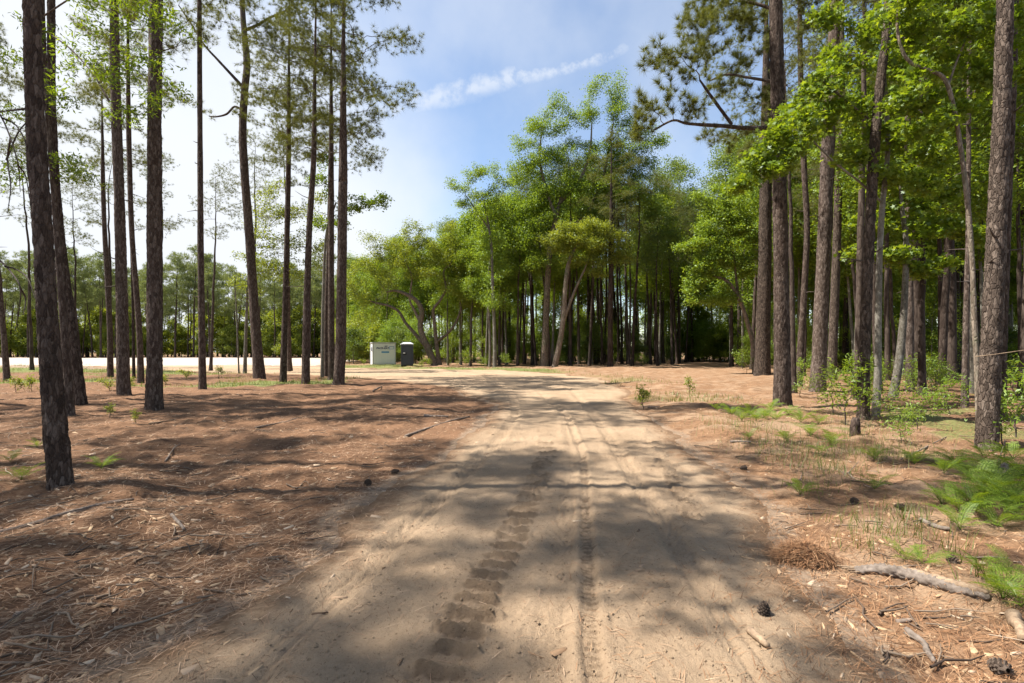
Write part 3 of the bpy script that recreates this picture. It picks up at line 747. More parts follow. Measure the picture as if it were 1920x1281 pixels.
# ---- individually grown trees: trunks as pixel paths, leaf pads as (px, py, rx px, ry px, depth offset m)
def grown(name, label, D, trunks, pads, leaf, size, per, shape='oval', bark='oak_bark', att_d=1.0, step=0.3, kill=0.4, infl=5.0, seed=1, tip=0.008,
          sides=14, sig=0.22, cat='tree', needles=False, brk=0.0, jit=0.28, twig_r=2.2, rmax=0.2, group=None, tstep=0.15, flare=0.35, upb=0.7, nleaf=8000):
    rng = np.random.default_rng(seed)
    pos, par, tg = [], [], []
    base = None
    for ti, path in enumerate(trunks):
        P, Rr = px_path(path, D); P = [np.array(p) for p in P]
        if base is None or (len(path[0]) > 2 and path[0][1] > 670):
            P[0][2] = sz(P[0][0], P[0][1])-0.03
        if base is None: base = P[0].copy()
        Q = catmull(np.concatenate([np.array(P), np.array(Rr)[:, None]], 1), max(0.25, step))
        n = len(pos)
        if n:
            dd = np.linalg.norm(np.array(pos)-Q[0, :3], axis=1); p0 = int(dd.argmin()) if dd.min() < 1.5 else -1
        else: p0 = -1
        for k in range(len(Q)):
            pos.append(Q[k, :3]); par.append(p0 if k == 0 else len(pos)-2)
        gnd = path[0][1] > 670
        PP = list(P); RR = list(Rr)
        if gnd: PP.insert(0, P[0]-np.array([0, 0, .25])); RR.insert(0, Rr[0])
        RR[-1] = max(0.02, RR[-1]*0.75)
        tg.append((np.array(PP)-base, RR, gnd))
    att = []
    for q in pads:
        d = D + (q[4] if len(q) > 4 else 0)
        c = pix(q[0], q[1], d); r = (q[2]*d/FPX, max(0.6, 0.8*q[2]*d/FPX), q[3]*d/FPX)
        vol = r[0]*r[1]*r[2]*4.19
        att.append(blob_pts(c, r, max(8, int(vol*att_d)), rng, 0.1))
    att = np.concatenate(att)
    n0 = len(pos)
    # limbs leave the upper part of the trunks only
    P, Q = colonize(pos, par, att, step, infl, kill, 110, seed, jit, 0.03, 9000)
    rad, ch = branch_radii(P, Q, tip)
    root = thing(name, label, cat, tuple(base), 0, group)
    for k, (pp, rr, gnd) in enumerate(tg):
        V, F = trunk_geo(pp, rr, sides if k == 0 else max(8, sides*2//3), tstep, seed+k, brk, flare if gnd else 0.0)
        obj('trunk' if gnd else 'limb', mesh_np('trunk', V, F, M[bark], True), root)
    for bv, bf in branch_mesh(P-base, Q, rad, n0, rmax, 7, True):
        obj('branch', mesh_np('branch', bv, bf, M['twig'] if rmax < 0.09 else M[bark], True), root)
    tips = np.array([i for i in range(n0, len(P)) if rad[i] < tip*twig_r])
    if needles:
        dirs = unit(P - P[np.maximum(Q, 0)] + (0, 0, 0.05))
        ad = unit(rng.normal(0, 0.6, att.shape) + (0, 0, 0.5))
        C = np.concatenate([P[tips], att]); dd = np.concatenate([dirs[tips], ad])
        V, F = needle_geo(C-base, dd, max(8, nleaf//len(C)), size, size*0.04, rng, 0.7)
    else:
        tw = np.array([i for i in range(n0, len(P)) if rad[i] < tip*3.0])
        pool = np.concatenate([P[tw], att])
        C = pool[rng.integers(0, len(pool), nleaf)]; C = C + rng.normal(0, sig, C.shape)*(1, 1, 0.65) - base
        V, F = leaf_geo(C, size, rng, shape, upb)
    obj('crown', mesh_np('crown', V, F, M[leaf]), root)
    return root

# big roadside pine on the right with long twisting limbs over the road
grown('pine_tree', 'big roadside pine at the right with twisting limbs reaching over the sky', 13.3,
      [[(1467,768,36),(1466,640,32),(1464,480,30),(1461,330,29),(1458,180,28),(1455,40,27),(1452,-120,22),(1452,-300,14)],
       [(1462,240,9),(1400,240,8,-.5),(1350,236,7,-.9),(1290,232,5,-1.2),(1262,226,4,-1.3),(1228,243,3,-1.3)],
       [(1372,233,6,-.7),(1340,190,6,-.9),(1312,150,5,-1.0)],
       [(1459,155,6),(1400,145,5,.5),(1362,140,4,.8),(1330,152,3,1)],
       [(1457,20,7),(1420,8,6,.2),(1378,0,5,.3)]],
      [(1215,215,38,24,-1.2),(1212,180,26,20,-1.2),(1262,195,30,18,-1.3),(1205,245,20,16,-1.2),(1300,212,26,12,-1.2),
       (1240,105,45,22,-1.1),(1290,110,40,25,-1.0),(1215,118,24,16,-1.1),(1330,75,45,25,-.6),(1300,50,45,30,-.4),(1345,30,50,28,0),(1390,60,40,25,.5),
       (1290,140,30,14,-1.0),(1390,120,40,25,.8),(1400,20,50,25,.6),(1330,-10,60,30,.4),(1350,165,26,12,.2),(1420,190,26,20,1.0),(1330,260,40,14,1.2),(1380,280,40,14,1.5),
       (1450,-150,70,40,0),(1480,-60,50,30,1),(1420,-250,60,40,0),(1500,-220,60,40,-.5),(1455,-330,60,40,0),(1520,40,40,30,1.4)],
      'needles', 0.21, 17, needles=True, bark='pine_bark', att_d=34, step=0.13, kill=0.17, infl=2.2, nleaf=88000, seed=7, tip=0.0045, sides=60, brk=0.013, jit=0.40, rmax=0.07, tstep=0.05, twig_r=2.1)

# crooked forked pine on the left
grown('pine_tree', 'crooked forked pine with bare side limbs against the bright sky', 27.5,
      [[(487,711,24),(481,640,21),(474,540,19),(467,430,18),(459,330,17),(455,250,16),(458,180,15),(463,120,14),(459,70,12),(455,20,11),(452,-60,9),(455,-180,6)],
       [(452,160,7),(432,138,6),(408,112,5),(383,84,4),(355,40,3.5,.5),(335,10,3,.5)],
       [(455,208,5),(440,200,4),(425,214,4),(405,219,3),(392,218,2.5)],
       [(462,56,6),(485,46,5),(505,34,4.5),(538,19,4,-.4)]],
      [(340,5,28,22),(372,40,22,16),(395,70,14,10),(330,-30,40,25),(392,217,12,8),(545,18,30,20),(575,5,30,20),(520,45,20,12),(470,-40,60,30),(430,-80,60,40),(500,-120,60,40),(455,-200,70,50),
       (500,110,22,12,.6),(430,40,26,14)],
      'needles', 0.24, 16, needles=True, bark='pine_bark', att_d=5, step=0.26, kill=0.3, infl=3.5, nleaf=26000, seed=9, tip=0.006, sides=28, brk=0.008, jit=0.4, rmax=0.09, tstep=0.12)

# leafy tree close behind the nearest left trunk
grown('gum_tree', 'young leafy tree hidden behind the nearest left trunk, sprays of leaves above', 12.0,
      [[(132,781,20),(122,640,17),(110,480,15),(98,320,13),(86,160,11),(80,0,9),(84,-150,6)],
       [(86,60,4),(130,90,3.5,-.4),(175,140,3,-.8),(205,190,2.5,-1)],
       [(90,200,4),(40,240,3,-.3),(12,300,2.5,-.5)],
       [(82,30,4),(150,-10,3.5,-.4),(240,-20,3,-.7)]],
      [(210,60,40,40,-.8),(250,30,50,40,-.8),(290,110,26,40,-.9),(215,150,26,36,-.9),(260,130,30,40,-.8),(300,190,26,22,-1),(325,165,18,14,-1),(175,30,50,25,-.5),(140,110,22,24,-.3),
       (230,215,30,20,-.8),(290,20,30,40,-1),(20,120,30,30,-.3),(12,210,28,40,-.4),(40,300,22,30,-.4),(10,330,20,24,-.4),(60,60,40,30,0),(130,300,24,14,-.3),(110,180,24,20,-.5),
       (330,40,26,24,-1),(160,330,16,10,-.3),(250,-60,80,40,-.6),(120,-100,90,50,0)],
      'leaf_gum', 0.105, 4, 'narrow', 'pine_bark', att_d=9, step=0.18, kill=0.22, infl=2.5, nleaf=7500, seed=12, tip=0.0035, sides=24, sig=0.10, jit=0.35, rmax=0.05, twig_r=2.0, upb=0.6)
# thin understory tree behind the forked pine
grown('gum_tree', 'thin leaning understory tree with airy leaves behind the forked pine', 36.0,
      [[(459,698,8),(462,600,6),(466,520,5),(480,440,4)], [(448,697,3.5),(444,600,3),(440,520,2.5)]],
      [(500,380,34,22),(540,400,34,24),(590,410,30,24),(480,430,26,20),(520,450,40,24),(570,460,34,26),(610,450,22,24),(460,480,22,16),(500,500,40,22),(545,520,36,20),(600,500,24,24),
       (450,530,20,14),(480,545,26,14),(520,350,24,16),(600,370,20,14)],
      'leaf_yellow', 0.15, 6, 'oval', 'smooth_bark', att_d=3.0, step=0.3, kill=0.36, nleaf=9000, seed=14, tip=0.006, sig=0.22, rmax=0.06)
# leafy sprig tree right of the trio
grown('gum_tree', 'slim young tree behind the pine trio with a few hanging leaf sprays', 29.0,
      [[(604,705,7),(606,560,6),(612,440,5),(630,380,4)]],
      [(700,385,22,10),(715,372,14,8),(685,375,12,10),(660,395,20,10),(600,420,20,16),(590,330,20,14),(610,300,18,14),(640,420,16,12)],
      'leaf_oak', 0.15, 5, 'oval', 'smooth_bark', att_d=4.0, step=0.26, kill=0.3, nleaf=3200, seed=15, tip=0.005, sig=0.14, rmax=0.05)

# sprawling live oak beside the toilet
grown('oak_tree', 'sprawling oak with low twisting limbs behind the grey portable toilet', 53.0,
      [[(816,681,15),(803,655,13),(793,632,12),(788,610,11),(791,585,10),(783,566,9),(762,552,7),(740,545,5),(725,548,4)],
       [(798,648,8),(778,626,7),(760,605,6),(748,585,5.5),(730,574,5),(705,568,4),(690,563,3)],
       [(786,600,6),(776,580,5),(768,560,4),(772,520,3),(760,490,2.5)],
       [(824,682,10),(818,640,8),(814,600,7),(813,580,6),(826,562,5),(836,540,4.5),(832,510,4),(845,495,3)],
       [(820,640,6),(840,625,5),(856,602,4.5),(864,580,4),(862,565,3)]],
      [(672,560,26,20),(665,520,26,24),(690,490,32,26),(735,470,36,28),(720,520,30,22),(780,455,40,28),(760,500,36,26),(820,470,40,30),(860,480,34,34),(800,510,36,26),(850,535,34,24),
       (880,560,26,26),(840,430,30,20),(700,450,26,18),(660,600,22,18,1),(690,600,26,18,1.5),(770,425,26,14),(890,510,24,26)],
      'leaf_yellow', 0.16, 7, 'oval', 'oak_bark', att_d=1.5, step=0.34, kill=0.5, nleaf=38000, seed=21, tip=0.010, sig=0.28, rmax=0.09, jit=0.42, flare=0.5)
# slim tree in front of the middle woods
grown('gum_tree', 'slim pale stemmed tree with a small flat crown at the wood edge', 46.5,
      [[(928,691,8),(927,620,6.5),(924,540,6),(921,460,5),(914,410,4),(908,385,3)], [(917,430,3),(893,395,2.6),(872,365,2)]],
      [(858,345,24,14),(885,325,28,16),(920,320,28,16),(945,345,20,18),(900,360,34,16),(868,380,18,14),(935,390,22,20),(905,410,26,18),(930,450,24,26),(900,470,26,28),(945,500,18,30),(925,560,18,22)],
      'leaf_oak', 0.15, 7, 'oval', 'smooth_bark', att_d=2.2, step=0.32, kill=0.42, nleaf=14000, seed=22, tip=0.008, sig=0.26, rmax=0.07)
# the tall oak of the middle
grown('oak_tree', 'tallest broad crowned oak in the middle, pale trunk lit from the left', 50.0,
      [[(1021,689,15),(1023,620,13),(1026,550,12),(1030,480,11),(1040,420,10),(1052,370,8)], [(1044,410,7),(1025,360,6),(1012,300,5),(1015,250,3)], [(1050,380,7),(1085,340,6),(1105,290,5),(1110,230,3)],
       [(1036,440,7),(1090,410,6),(1125,350,5),(1140,290,4),(1150,230,3)]],
      [(1045,190,16,16),(1010,235,34,28),(975,270,26,24),(1050,230,30,26),(1000,300,40,30),(960,330,24,26),(1055,290,40,30),(1110,170,24,24),(1150,160,28,22),(1100,225,34,28),(1165,215,34,30),
       (1210,255,34,24),(1235,265,18,14),(1130,280,44,30),(1190,300,44,28),(1225,310,24,20),(1060,350,46,28),(1010,365,34,26),(1120,350,46,28),(1180,360,44,26),(1230,370,34,30),(1155,190,20,20),(985,390,30,24),(1100,400,50,20)],
      'leaf_oak', 0.165, 7, 'oval', 'oak_bark', att_d=1.15, step=0.38, kill=0.52, nleaf=62000, seed=23, tip=0.010, sig=0.33, rmax=0.10, jit=0.35)
grown('oak_tree', 'leaning two stemmed oak with a bright yellow green crown beside the road', 46.0,
      [[(1040,689,12),(1050,640,10.5),(1057,590,10),(1060,540,9),(1066,495,8),(1078,465,6)], [(1054,610,7),(1068,570,6),(1080,540,5),(1095,508,4),(1104,485,3)]],
      [(1030,450,26,14),(1060,435,34,14),(1095,425,36,14),(1130,430,30,16),(1080,455,40,14),(1120,465,36,16),(1160,450,26,18),(1150,485,26,16),(1100,490,30,12),(1175,480,16,16),(1050,470,26,10),(1120,510,20,12)],
      'leaf_yellow', 0.16, 8, 'oval', 'oak_bark', att_d=2.8, step=0.30, kill=0.40, nleaf=22000, seed=24, tip=0.008, sig=0.26, rmax=0.08, jit=0.4)
pine('dark straight pine trunk right of the leaning oak at the path corner', [(1144,691,11),(1144,600,10),(1145,500,9),(1146,420,8)], 13.0, 3, 1.0, 'pine_bark_far', sides=16, step=0.3)
# crooked oak arching over the side path
grown('oak_tree', 'crooked oak arching over the side path beside the massive pale pine', 34.0,
      [[(1416,701,12),(1413,650,10),(1403,610,9),(1392,575,8),(1378,545,8),(1360,525,7),(1340,518,5)], [(1385,560,6),(1380,520,5),(1376,480,4),(1360,440,3)]],
      [(1330,500,36,24),(1300,520,26,26),(1360,470,36,28),(1320,450,36,26),(1290,470,24,30),(1390,430,36,28),(1345,410,36,22),(1300,560,20,24),(1400,500,24,26),(1350,560,26,18),(1420,470,22,24),(1380,380,34,22),(1330,370,30,20)],
      'leaf_oak', 0.15, 8, 'oval', 'oak_bark', att_d=3.0, step=0.3, kill=0.38, nleaf=26000, seed=25, tip=0.007, sig=0.22, rmax=0.08, jit=0.4)
# bright young gum in front of the big roadside pine
grown('gum_tree', 'brown smooth stemmed young gum with bright star leaves over the roadside', 11.2,
      [[(1642,789,17),(1646,700,15),(1647,600,14),(1649,480,13),(1655,380,12),(1664,290,11),(1662,200,9),(1655,100,7)],
       [(1654,380,5),(1610,340,4.5,-.3),(1560,300,4,-.5),(1500,240,3,-.6),(1470,220,2.5,-.7)],
       [(1664,250,5),(1600,200,4,-.4),(1540,150,3,-.6)]],
      [(1520,200,36,26,-.5),(1485,225,36,26,-.6),(1450,265,32,24,-.7),(1425,300,28,18,-.7),(1540,160,28,22,-.5),(1560,220,34,26,-.4),(1510,260,36,24,-.5),(1470,300,36,18,-.6),(1430,335,34,14,-.5),(1390,350,26,12,-.4),
       (1580,110,36,30,0),(1640,60,50,30,.3),(1600,200,26,22,0),(1690,130,36,30,.2),(1720,190,36,28,.2),(1640,250,40,22,-.3),(1700,270,44,22,-.2),(1610,290,34,18,-.3),(1750,290,36,26,0),
       (1560,30,50,30,.3),(1760,120,36,36,.3),(1700,20,60,30,.5),(1660,330,40,14,-.2),(1740,350,34,14,0)],
      'leaf_gum', 0.102, 4, 'star', 'smooth_bark', att_d=11, step=0.16, kill=0.20, infl=2.2, nleaf=13500, seed=31, tip=0.0035, sides=28, sig=0.10, jit=0.35, rmax=0.05, brk=0.004, tstep=0.08)
grown('gum_tree', 'thin curved tree arching left overhead beside the broad right edge pine', 9.6,
      [[(1836,815,13),(1832,700,12),(1827,600,12),(1822,480,11),(1814,380,11),(1803,290,10),(1790,210,10),(1772,150,10),(1742,132,8.5),(1708,118,8),(1690,90,7),(1682,40,6),(1690,-40,5)],
       [(1778,160,5),(1800,100,4,.2),(1830,40,3,.4)]],
      [(1820,60,40,36,.3),(1780,80,36,30,.2),(1720,60,40,30,0),(1690,20,44,30,0),(1840,160,30,28,.4),(1790,220,26,22,.3),(1740,230,26,18,.1),(1700,180,26,20,0),(1850,-20,60,40,.4),(1740,-60,80,40,0),(1900,60,30,40,.5),(1900,150,24,30,.5)],
      'leaf_gum', 0.10, 4, 'star', 'oak_bark', att_d=12, step=0.15, kill=0.2, infl=2.2, nleaf=7500, seed=33, tip=0.0035, sides=26, sig=0.10, jit=0.35, rmax=0.045, brk=0.006, tstep=0.06)
grown('gum_tree', 'grey smooth barked tree leaning right in the shady right hand wood', 15.5,
      [[(1674,753,20),(1684,690,17),(1692,620,16),(1697,540,14),(1699,450,12),(1690,380,9),(1690,300,7)]],
      [(1640,420,40,20,.4),(1700,400,44,22,.3),(1760,420,40,24,.4),(1720,340,44,24,.5),(1660,360,40,20,.4),(1780,360,36,26,.5),(1700,480,40,14,-.3),(1760,500,36,16,0),(1620,480,34,16,.4),(1740,260,50,28,.6),(1820,440,30,28,.4)],
      'leaf_gum', 0.135, 4, 'star', 'smooth_bark', att_d=5.5, step=0.2, kill=0.26, infl=2.5, nleaf=9000, seed=35, tip=0.004, sides=22, sig=0.13, jit=0.35, rmax=0.05)

# ---- forest prototypes (built once, copied many times)
def proto_tree(name, kind, seed, H, r, c0, crad, leaf, size, per, nblob, bark, att=260, needles=False, nlen=0.26, nw=0.05, nleaf=14000, sig=0.28):
    rng = np.random.default_rng(seed)
    n = int(H/0.8)+1
    wob = np.cumsum(rng.normal(0, 0.07, (n, 2)), 0)*np.linspace(0, 1, n)[:, None]
    P = np.concatenate([wob, np.linspace(0, H*0.97, n)[:, None]], 1); P[0, 2] = -0.25
    Rr = r*(1-0.92*np.linspace(0, 1, n)**1.3)
    i0 = int(n*c0*0.8)
    pos = list(P[i0:]); par = list(range(-1, len(pos)-1)); n0 = len(pos)
    A = []
    for k in range(nblob):
        t = rng.uniform(0, 1)**0.85; h = H*(c0+(1-c0)*t); q = crad*math.sin(math.pi*(0.16+0.80*t))**0.7
        a = k*2.4+rng.normal(0, .3); rr = q*rng.uniform(0.35, 0.95)
        A.append(blob_pts((math.cos(a)*rr, math.sin(a)*rr, h), (crad*0.30+.3, crad*0.30+.3, crad*0.16+.25), att//nblob+1, rng, 0))
    A.append(blob_pts((0, 0, H), (crad*.3, crad*.3, .8), att//nblob, rng, 0))
    Q, par = colonize(pos, par, np.concatenate(A), 0.36, 4.0, 0.42, 60, seed, 0.3, 0.04, 3500)
    rad, ch = branch_radii(Q, par, 0.008)
    root = thing(name, 'tree', 'tree', (0, -500, 0))
    V, F = tube(P, Rr*(1+0.5*np.exp(-np.maximum(P[:, 2], 0)/0.3)), 9)
    obj('trunk', mesh_np('trunk', V, F, M[bark], True), root)
    bv, bf = branch_mesh(Q, par, rad, n0, r*0.5, 5)
    tag(obj('branches', mesh_np('branches', bv, bf, M['twig'], True), root), kind='stuff')
    tips = np.array([i for i in range(n0, len(Q)) if rad[i] < 0.018])
    if needles:
        dirs = unit(Q-Q[np.maximum(par, 0)]+(0, 0, .05)); AA = np.concatenate(A); ad = unit(rng.normal(0, 0.6, AA.shape)+(0, 0, .5)); V, F = needle_geo(np.concatenate([Q[tips], AA]), np.concatenate([dirs[tips], ad]), per, nlen, nlen*nw, rng, 0.8)
    else:
        pool = np.concatenate([Q[tips]]+A); C = pool[rng.integers(0, len(pool), nleaf)]; C = C+rng.normal(0, sig, C.shape)*(1, 1, .7); V, F = leaf_geo(C, size, rng, 'oval', 0.65)
    obj('crown', mesh_np('crown', V, F, M[leaf]), root)
    return root
PROTO = {'pine': [], 'hard': [], 'under': [], 'far_pine': [], 'far_hard': []}
for k in range(3): PROTO['pine'].append(proto_tree('pine_tree', 'p', 300+k, (22, 20, 24)[k], (0.17, 0.14, 0.19)[k], 0.62, (2.6, 2.2, 3.0)[k], 'needles', 0, 20, 22, 'pine_bark_far', 480, True, 0.25, 0.05))
for k in range(4): PROTO['hard'].append(proto_tree('hardwood_tree', 'h', 320+k, (16, 14, 18, 12)[k], (0.13, 0.11, 0.15, .10)[k], (0.52, 0.44, 0.58, 0.38)[k], (2.4, 2.2, 2.8, 1.9)[k],
                                   ('leaf_oak', 'leaf_gum', 'leaf_deep', 'leaf_oak')[k], 0.155, 8, 34, 'smooth_bark' if k % 2 else 'pine_bark_far', 420, nleaf=15500, sig=0.30))
for k in range(3): PROTO['under'].append(proto_tree('understory_tree', 'u', 340+k, (5.5, 4.2, 7.0)[k], 0.05, 0.14, (1.9, 1.6, 2.2)[k], ('leaf_oak', 'leaf_deep', 'leaf_gum')[k], 0.14, 9, 20, 'smooth_bark', 340, nleaf=9000, sig=.28))
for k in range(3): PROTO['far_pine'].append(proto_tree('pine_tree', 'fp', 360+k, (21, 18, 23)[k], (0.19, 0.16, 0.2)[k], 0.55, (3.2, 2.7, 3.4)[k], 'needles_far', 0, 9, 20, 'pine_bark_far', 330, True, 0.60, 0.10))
for k in range(2): PROTO['far_hard'].append(proto_tree('low_tree', 'fh', 380+k, (9, 6.5)[k], 0.09, 0.12, (2.6, 2.3)[k], ('leaf_yellow', 'leaf_yellow')[k], 0.34, 6, 20, 'smooth_bark', 240, nleaf=5500, sig=.4))
USED = set()
rf = random.Random(5)
def plant(kind, X, Y, label, group, s=None, v=None):
    lst = PROTO[kind]; k = rf.randrange(len(lst)) if v is None else v
    if s is None: s = rf.uniform(0.82, 1.15)
    z = sz(X, Y) if math.hypot(X, Y) < 90 else float(terrain(np.array([X]), np.array([Y]))[0])
    til = (rf.gauss(0, 0.025), rf.gauss(0, 0.025)); a = rf.uniform(0, 6.28)
    if (kind, k) not in USED:
        USED.add((kind, k)); o = lst[k]; o.location = (X, Y, z); o.rotation_euler = (til[0], til[1], a); o.scale = (s, s, s); o['label'] = label; o['group'] = group; return o
    return copy_tree(lst[k], label, group, (X, Y, z), a, s, til)
PLACED = []
def free(X, Y, gap):
    for (a, b) in PLACED:
        if (a-X)**2+(b-Y)**2 < gap*gap: return False
    PLACED.append((X, Y)); return True
# middle woods, behind the road bend
def mid_zone(px):
    for lim, ph in ((700, 'behind the pale container'), (790, 'behind the portable toilet'), (900, 'behind the sprawling oak'), (1010, 'between the slim tree and the tall oak'),
                    (1100, 'behind the leaning oak'), (1190, 'right of the leaning oak'), (1300, 'at the corner of the side path'), (3000, 'at the end of the side path')):
        if px < lim: return ph
ENV = ([600, 640, 700, 830, 880, 960, 1010, 1100, 1200, 1260, 1330, 1500], [480, 475, 455, 435, 385, 340, 290, 260, 300, 335, 345, 200])
HT = {}
def fit(kind, v, px, Y):
    H = {'pine': (22, 20, 24), 'hard': (16, 14, 18, 12)}[kind][v]
    top = CAMH + (HZ-np.interp(px, *ENV))/FPX*Y
    return top/H*rf.uniform(0.80, 1.0)
cnt = 0
def px_of(X, Y): return CXP + X/Y*FPX
tries = 0
while cnt < 175 and tries < 7000:
    tries += 1
    Y = rf.uniform(51, 108) if rf.random() < 0.75 else rf.uniform(50, 66)
    px = rf.uniform(650, 1330); X = (px-CXP)/FPX*Y
    if path_d(np.array([X]), np.array([Y]))[0] < 3.4 or (px < 830 and Y < 66) or (px < 700 and Y < 80): continue
    if not free(X, Y, 2.0): continue
    kind = 'pine' if rf.random() < (0.30 if px < 960 else 0.58) else 'hard'
    if px < 830: kind = 'hard' if rf.random() < .8 else 'pine'
    vv = rf.randrange(3 if kind == 'pine' else 4)
    nm = 'slender dark trunked pine in the crowded woods ' if kind == 'pine' else 'slender leafy hardwood in the crowded woods '
    plant(kind, X, Y, nm+mid_zone(px), ('pines ' if kind == 'pine' else 'hardwoods ')+mid_zone(px), min(1.35, fit(kind, vv, px, Y)), vv); cnt += 1
# trees closing the end of the side path
for k in range(34):
    px = rf.uniform(1225, 1470); Y = rf.uniform(76, 108); X = (px-CXP)/FPX*Y
    if not free(X, Y, 2.0): continue
    plant('hard', X, Y, 'tall leafy hardwood closing the end of the side path', 'hardwoods at the end of the side path', rf.uniform(1.15, 1.7))
for (px, Y, sc2) in ((1372, 50, 1.15), (1392, 47, 1.3), (1410, 43, 1.1), (1385, 56, 1.4), (1405, 62, 1.5), (1425, 52, 1.3), (1440, 46, 1.2), (1370, 64, 1.4), (1450, 58, 1.4)):
    X = (px-CXP)/FPX*Y; free(X, Y, .1)
    plant('hard', X, Y, 'leafy hardwood on the right side of the side path', 'hardwoods on the right of the side path', sc2)
for k in range(16):
    px = rf.uniform(1255, 1440); Y = rf.uniform(72, 82); X = (px-CXP)/FPX*Y
    plant('under', X, Y, 'low leafy tree closing the end of the side path', 'understory trees at the end of the side path', rf.uniform(.8, 1.3))
for k in range(14):
    px = rf.uniform(1225, 1325); Y = rf.uniform(60, 84); X = (px-CXP)/FPX*Y
    if path_d(np.array([X]), np.array([Y]))[0] < 3.0 or not free(X, Y, 1.6): continue
    kd = 'pine' if k % 3 == 0 else 'hard'; vv = rf.randrange(3 if kd == 'pine' else 4)
    plant(kd, X, Y, ('tall pine' if kd == 'pine' else 'tall leafy hardwood')+' on the left bank of the side path', 'trees on the left of the side path', min(1.75, fit(kd, vv, px, Y)*1.1), vv)
# understory of the middle woods and the end of the path
cnt = 0; tries = 0
while cnt < 85 and tries < 5000:
    tries += 1
    Y = rf.uniform(54, 100); px = rf.uniform(640, 1420); X = (px-CXP)/FPX*Y
    pd = path_d(np.array([X]), np.array([Y]))[0]
    if pd < 3.2 and Y < 72: continue
    if px < 830 and Y < 62: continue
    if Y < 62 and rf.random() < 0.55 and px < 1270: continue
    if not free(X, Y, 1.4): continue
    plant('under', X, Y, 'low leafy understory tree '+mid_zone(px), 'understory trees '+mid_zone(px)); cnt += 1
# the dense right hand wood
def right_zone(px):
    return ('beyond the side path' if px < 1440 else 'behind the big roadside pine' if px < 1540 else 'behind the sun patched pine' if px < 1680 else
            'in the dark middle of the right hand wood' if px < 1800 else 'behind the broad right edge pine')
cnt = 0; tries = 0
while cnt < 190 and tries < 12000:
    tries += 1
    Y = rf.uniform(15, 44) if rf.random() < 0.6 else rf.uniform(24, 85); px = rf.uniform(1405, 2100); X = (px-CXP)/FPX*Y
    if path_d(np.array([X]), np.array([Y]))[0] < 4.2 or (px < 1470 and Y < 36): continue
    if not free(X, Y, 2.3) or (px < 1640 and Y < 34 and rf.random() < .35): continue
    rr = rf.random(); kind = 'pine' if rr < (0.62 if Y < 40 else 0.40) else 'hard'
    if px > 1940: lab = 'tree standing beyond the right edge of the picture'; gp = 'trees beyond the right picture edge'
    else:
        lab = ('pine ' if kind == 'pine' else 'leafy hardwood ')+'crowded among others '+right_zone(px); gp = ('pines ' if kind == 'pine' else 'hardwoods ')+right_zone(px)
    plant(kind, X, Y, lab, gp, rf.uniform(.55, .88) if kind == 'pine' else rf.uniform(.95, 1.45)); cnt += 1
cnt = 0; tries = 0
while cnt < 62 and tries < 6000:
    tries += 1
    Y = rf.uniform(33, 75); px = rf.uniform(1400, 1990); X = (px-CXP)/FPX*Y
    if path_d(np.array([X]), np.array([Y]))[0] < 3.6 or (px < 1460 and Y < 33): continue
    if not free(X, Y, 1.5): continue
    plant('under', X, Y, 'leafy understory tree '+right_zone(px), 'understory trees '+right_zone(px), rf.uniform(0.55, 1.05)); cnt += 1
# thin pines behind the left group, at the edge of the field
for (px, Y, s) in ((300, 46, .95), (395, 42, .75), (478, 44, .85), (545, 39, .9), (205, 40, .8), (140, 48, .9), (60, 40, .9)):
    X = (px-CXP)/FPX*Y; free(X, Y, .1)
    plant('pine', X, Y, {300: 'thin airy pine just right of the thick grooved trunk', 395: 'small thin pine right of the ruler straight pine', 478: 'thin pine showing right of the crooked forked pine', 545: 'thin airy pine behind the slim dark pine pair',
        598: 'thin airy pine left of the pine trio by the bend', 520: 'thin distant pine left of the slim dark pine', 630: 'thin pine showing between the stems of the pine trio', 205: 'thin airy pine behind the gently bowed pine',
        140: 'thin airy pine right of the nearest left trunk', 60: 'thin airy pine at the far left behind the nearest trunk'}[px], 'thin pines behind the left trunks', s)
# the far treeline across the sand
cnt = 0; tries = 0
while cnt < 175 and tries < 7000:
    tries += 1
    Y = rf.uniform(128, 190) if rf.random() < 0.7 else rf.uniform(126, 138); px = rf.uniform(-60, 720); X = (px-CXP)/FPX*Y
    if not free(X, Y, 3.0): continue
    zone = 'left of the nearest trunk' if px < 60 else 'between the left trunks' if px < 290 else 'in the open gap of the left pines' if px < 470 else 'behind the pine trio'
    plant('far_pine', X, Y, 'distant pine across the sand clearing, seen '+zone, 'far pines '+zone, rf.uniform(0.95, 1.25)); cnt += 1
cnt = 0; tries = 0
while cnt < 120 and tries < 5000:
    tries += 1
    Y = rf.uniform(127, 165); px = rf.uniform(-60, 740); X = (px-CXP)/FPX*Y
    if not free(X, Y, 2.2): continue
    zone = 'left of the nearest trunk' if px < 60 else 'between the left trunks' if px < 290 else 'in the open gap of the left pines' if px < 470 else 'behind the pine trio'
    plant('far_hard', X, Y, 'distant low green tree across the sand, seen '+zone, 'low trees of the far treeline '+zone, rf.uniform(0.8, 1.5)); cnt += 1
cnt = 0; tries = 0
while cnt < 45 and tries < 5000:
    tries += 1
    Y = rf.uniform(66, 125); px = rf.uniform(640, 760); X = (px-CXP)/FPX*Y
    if not free(X, Y, 2.2): continue
    plant('far_hard', X, Y, 'low green tree at the wood edge behind the pale container', 'low trees behind the container', rf.uniform(0.6, 1.1)); cnt += 1
for kd in PROTO:
    for k, o in enumerate(PROTO[kd]):
        if (kd, k) not in USED:
            for c in list(o.children): bpy.data.objects.remove(c)
            bpy.data.objects.remove(o)

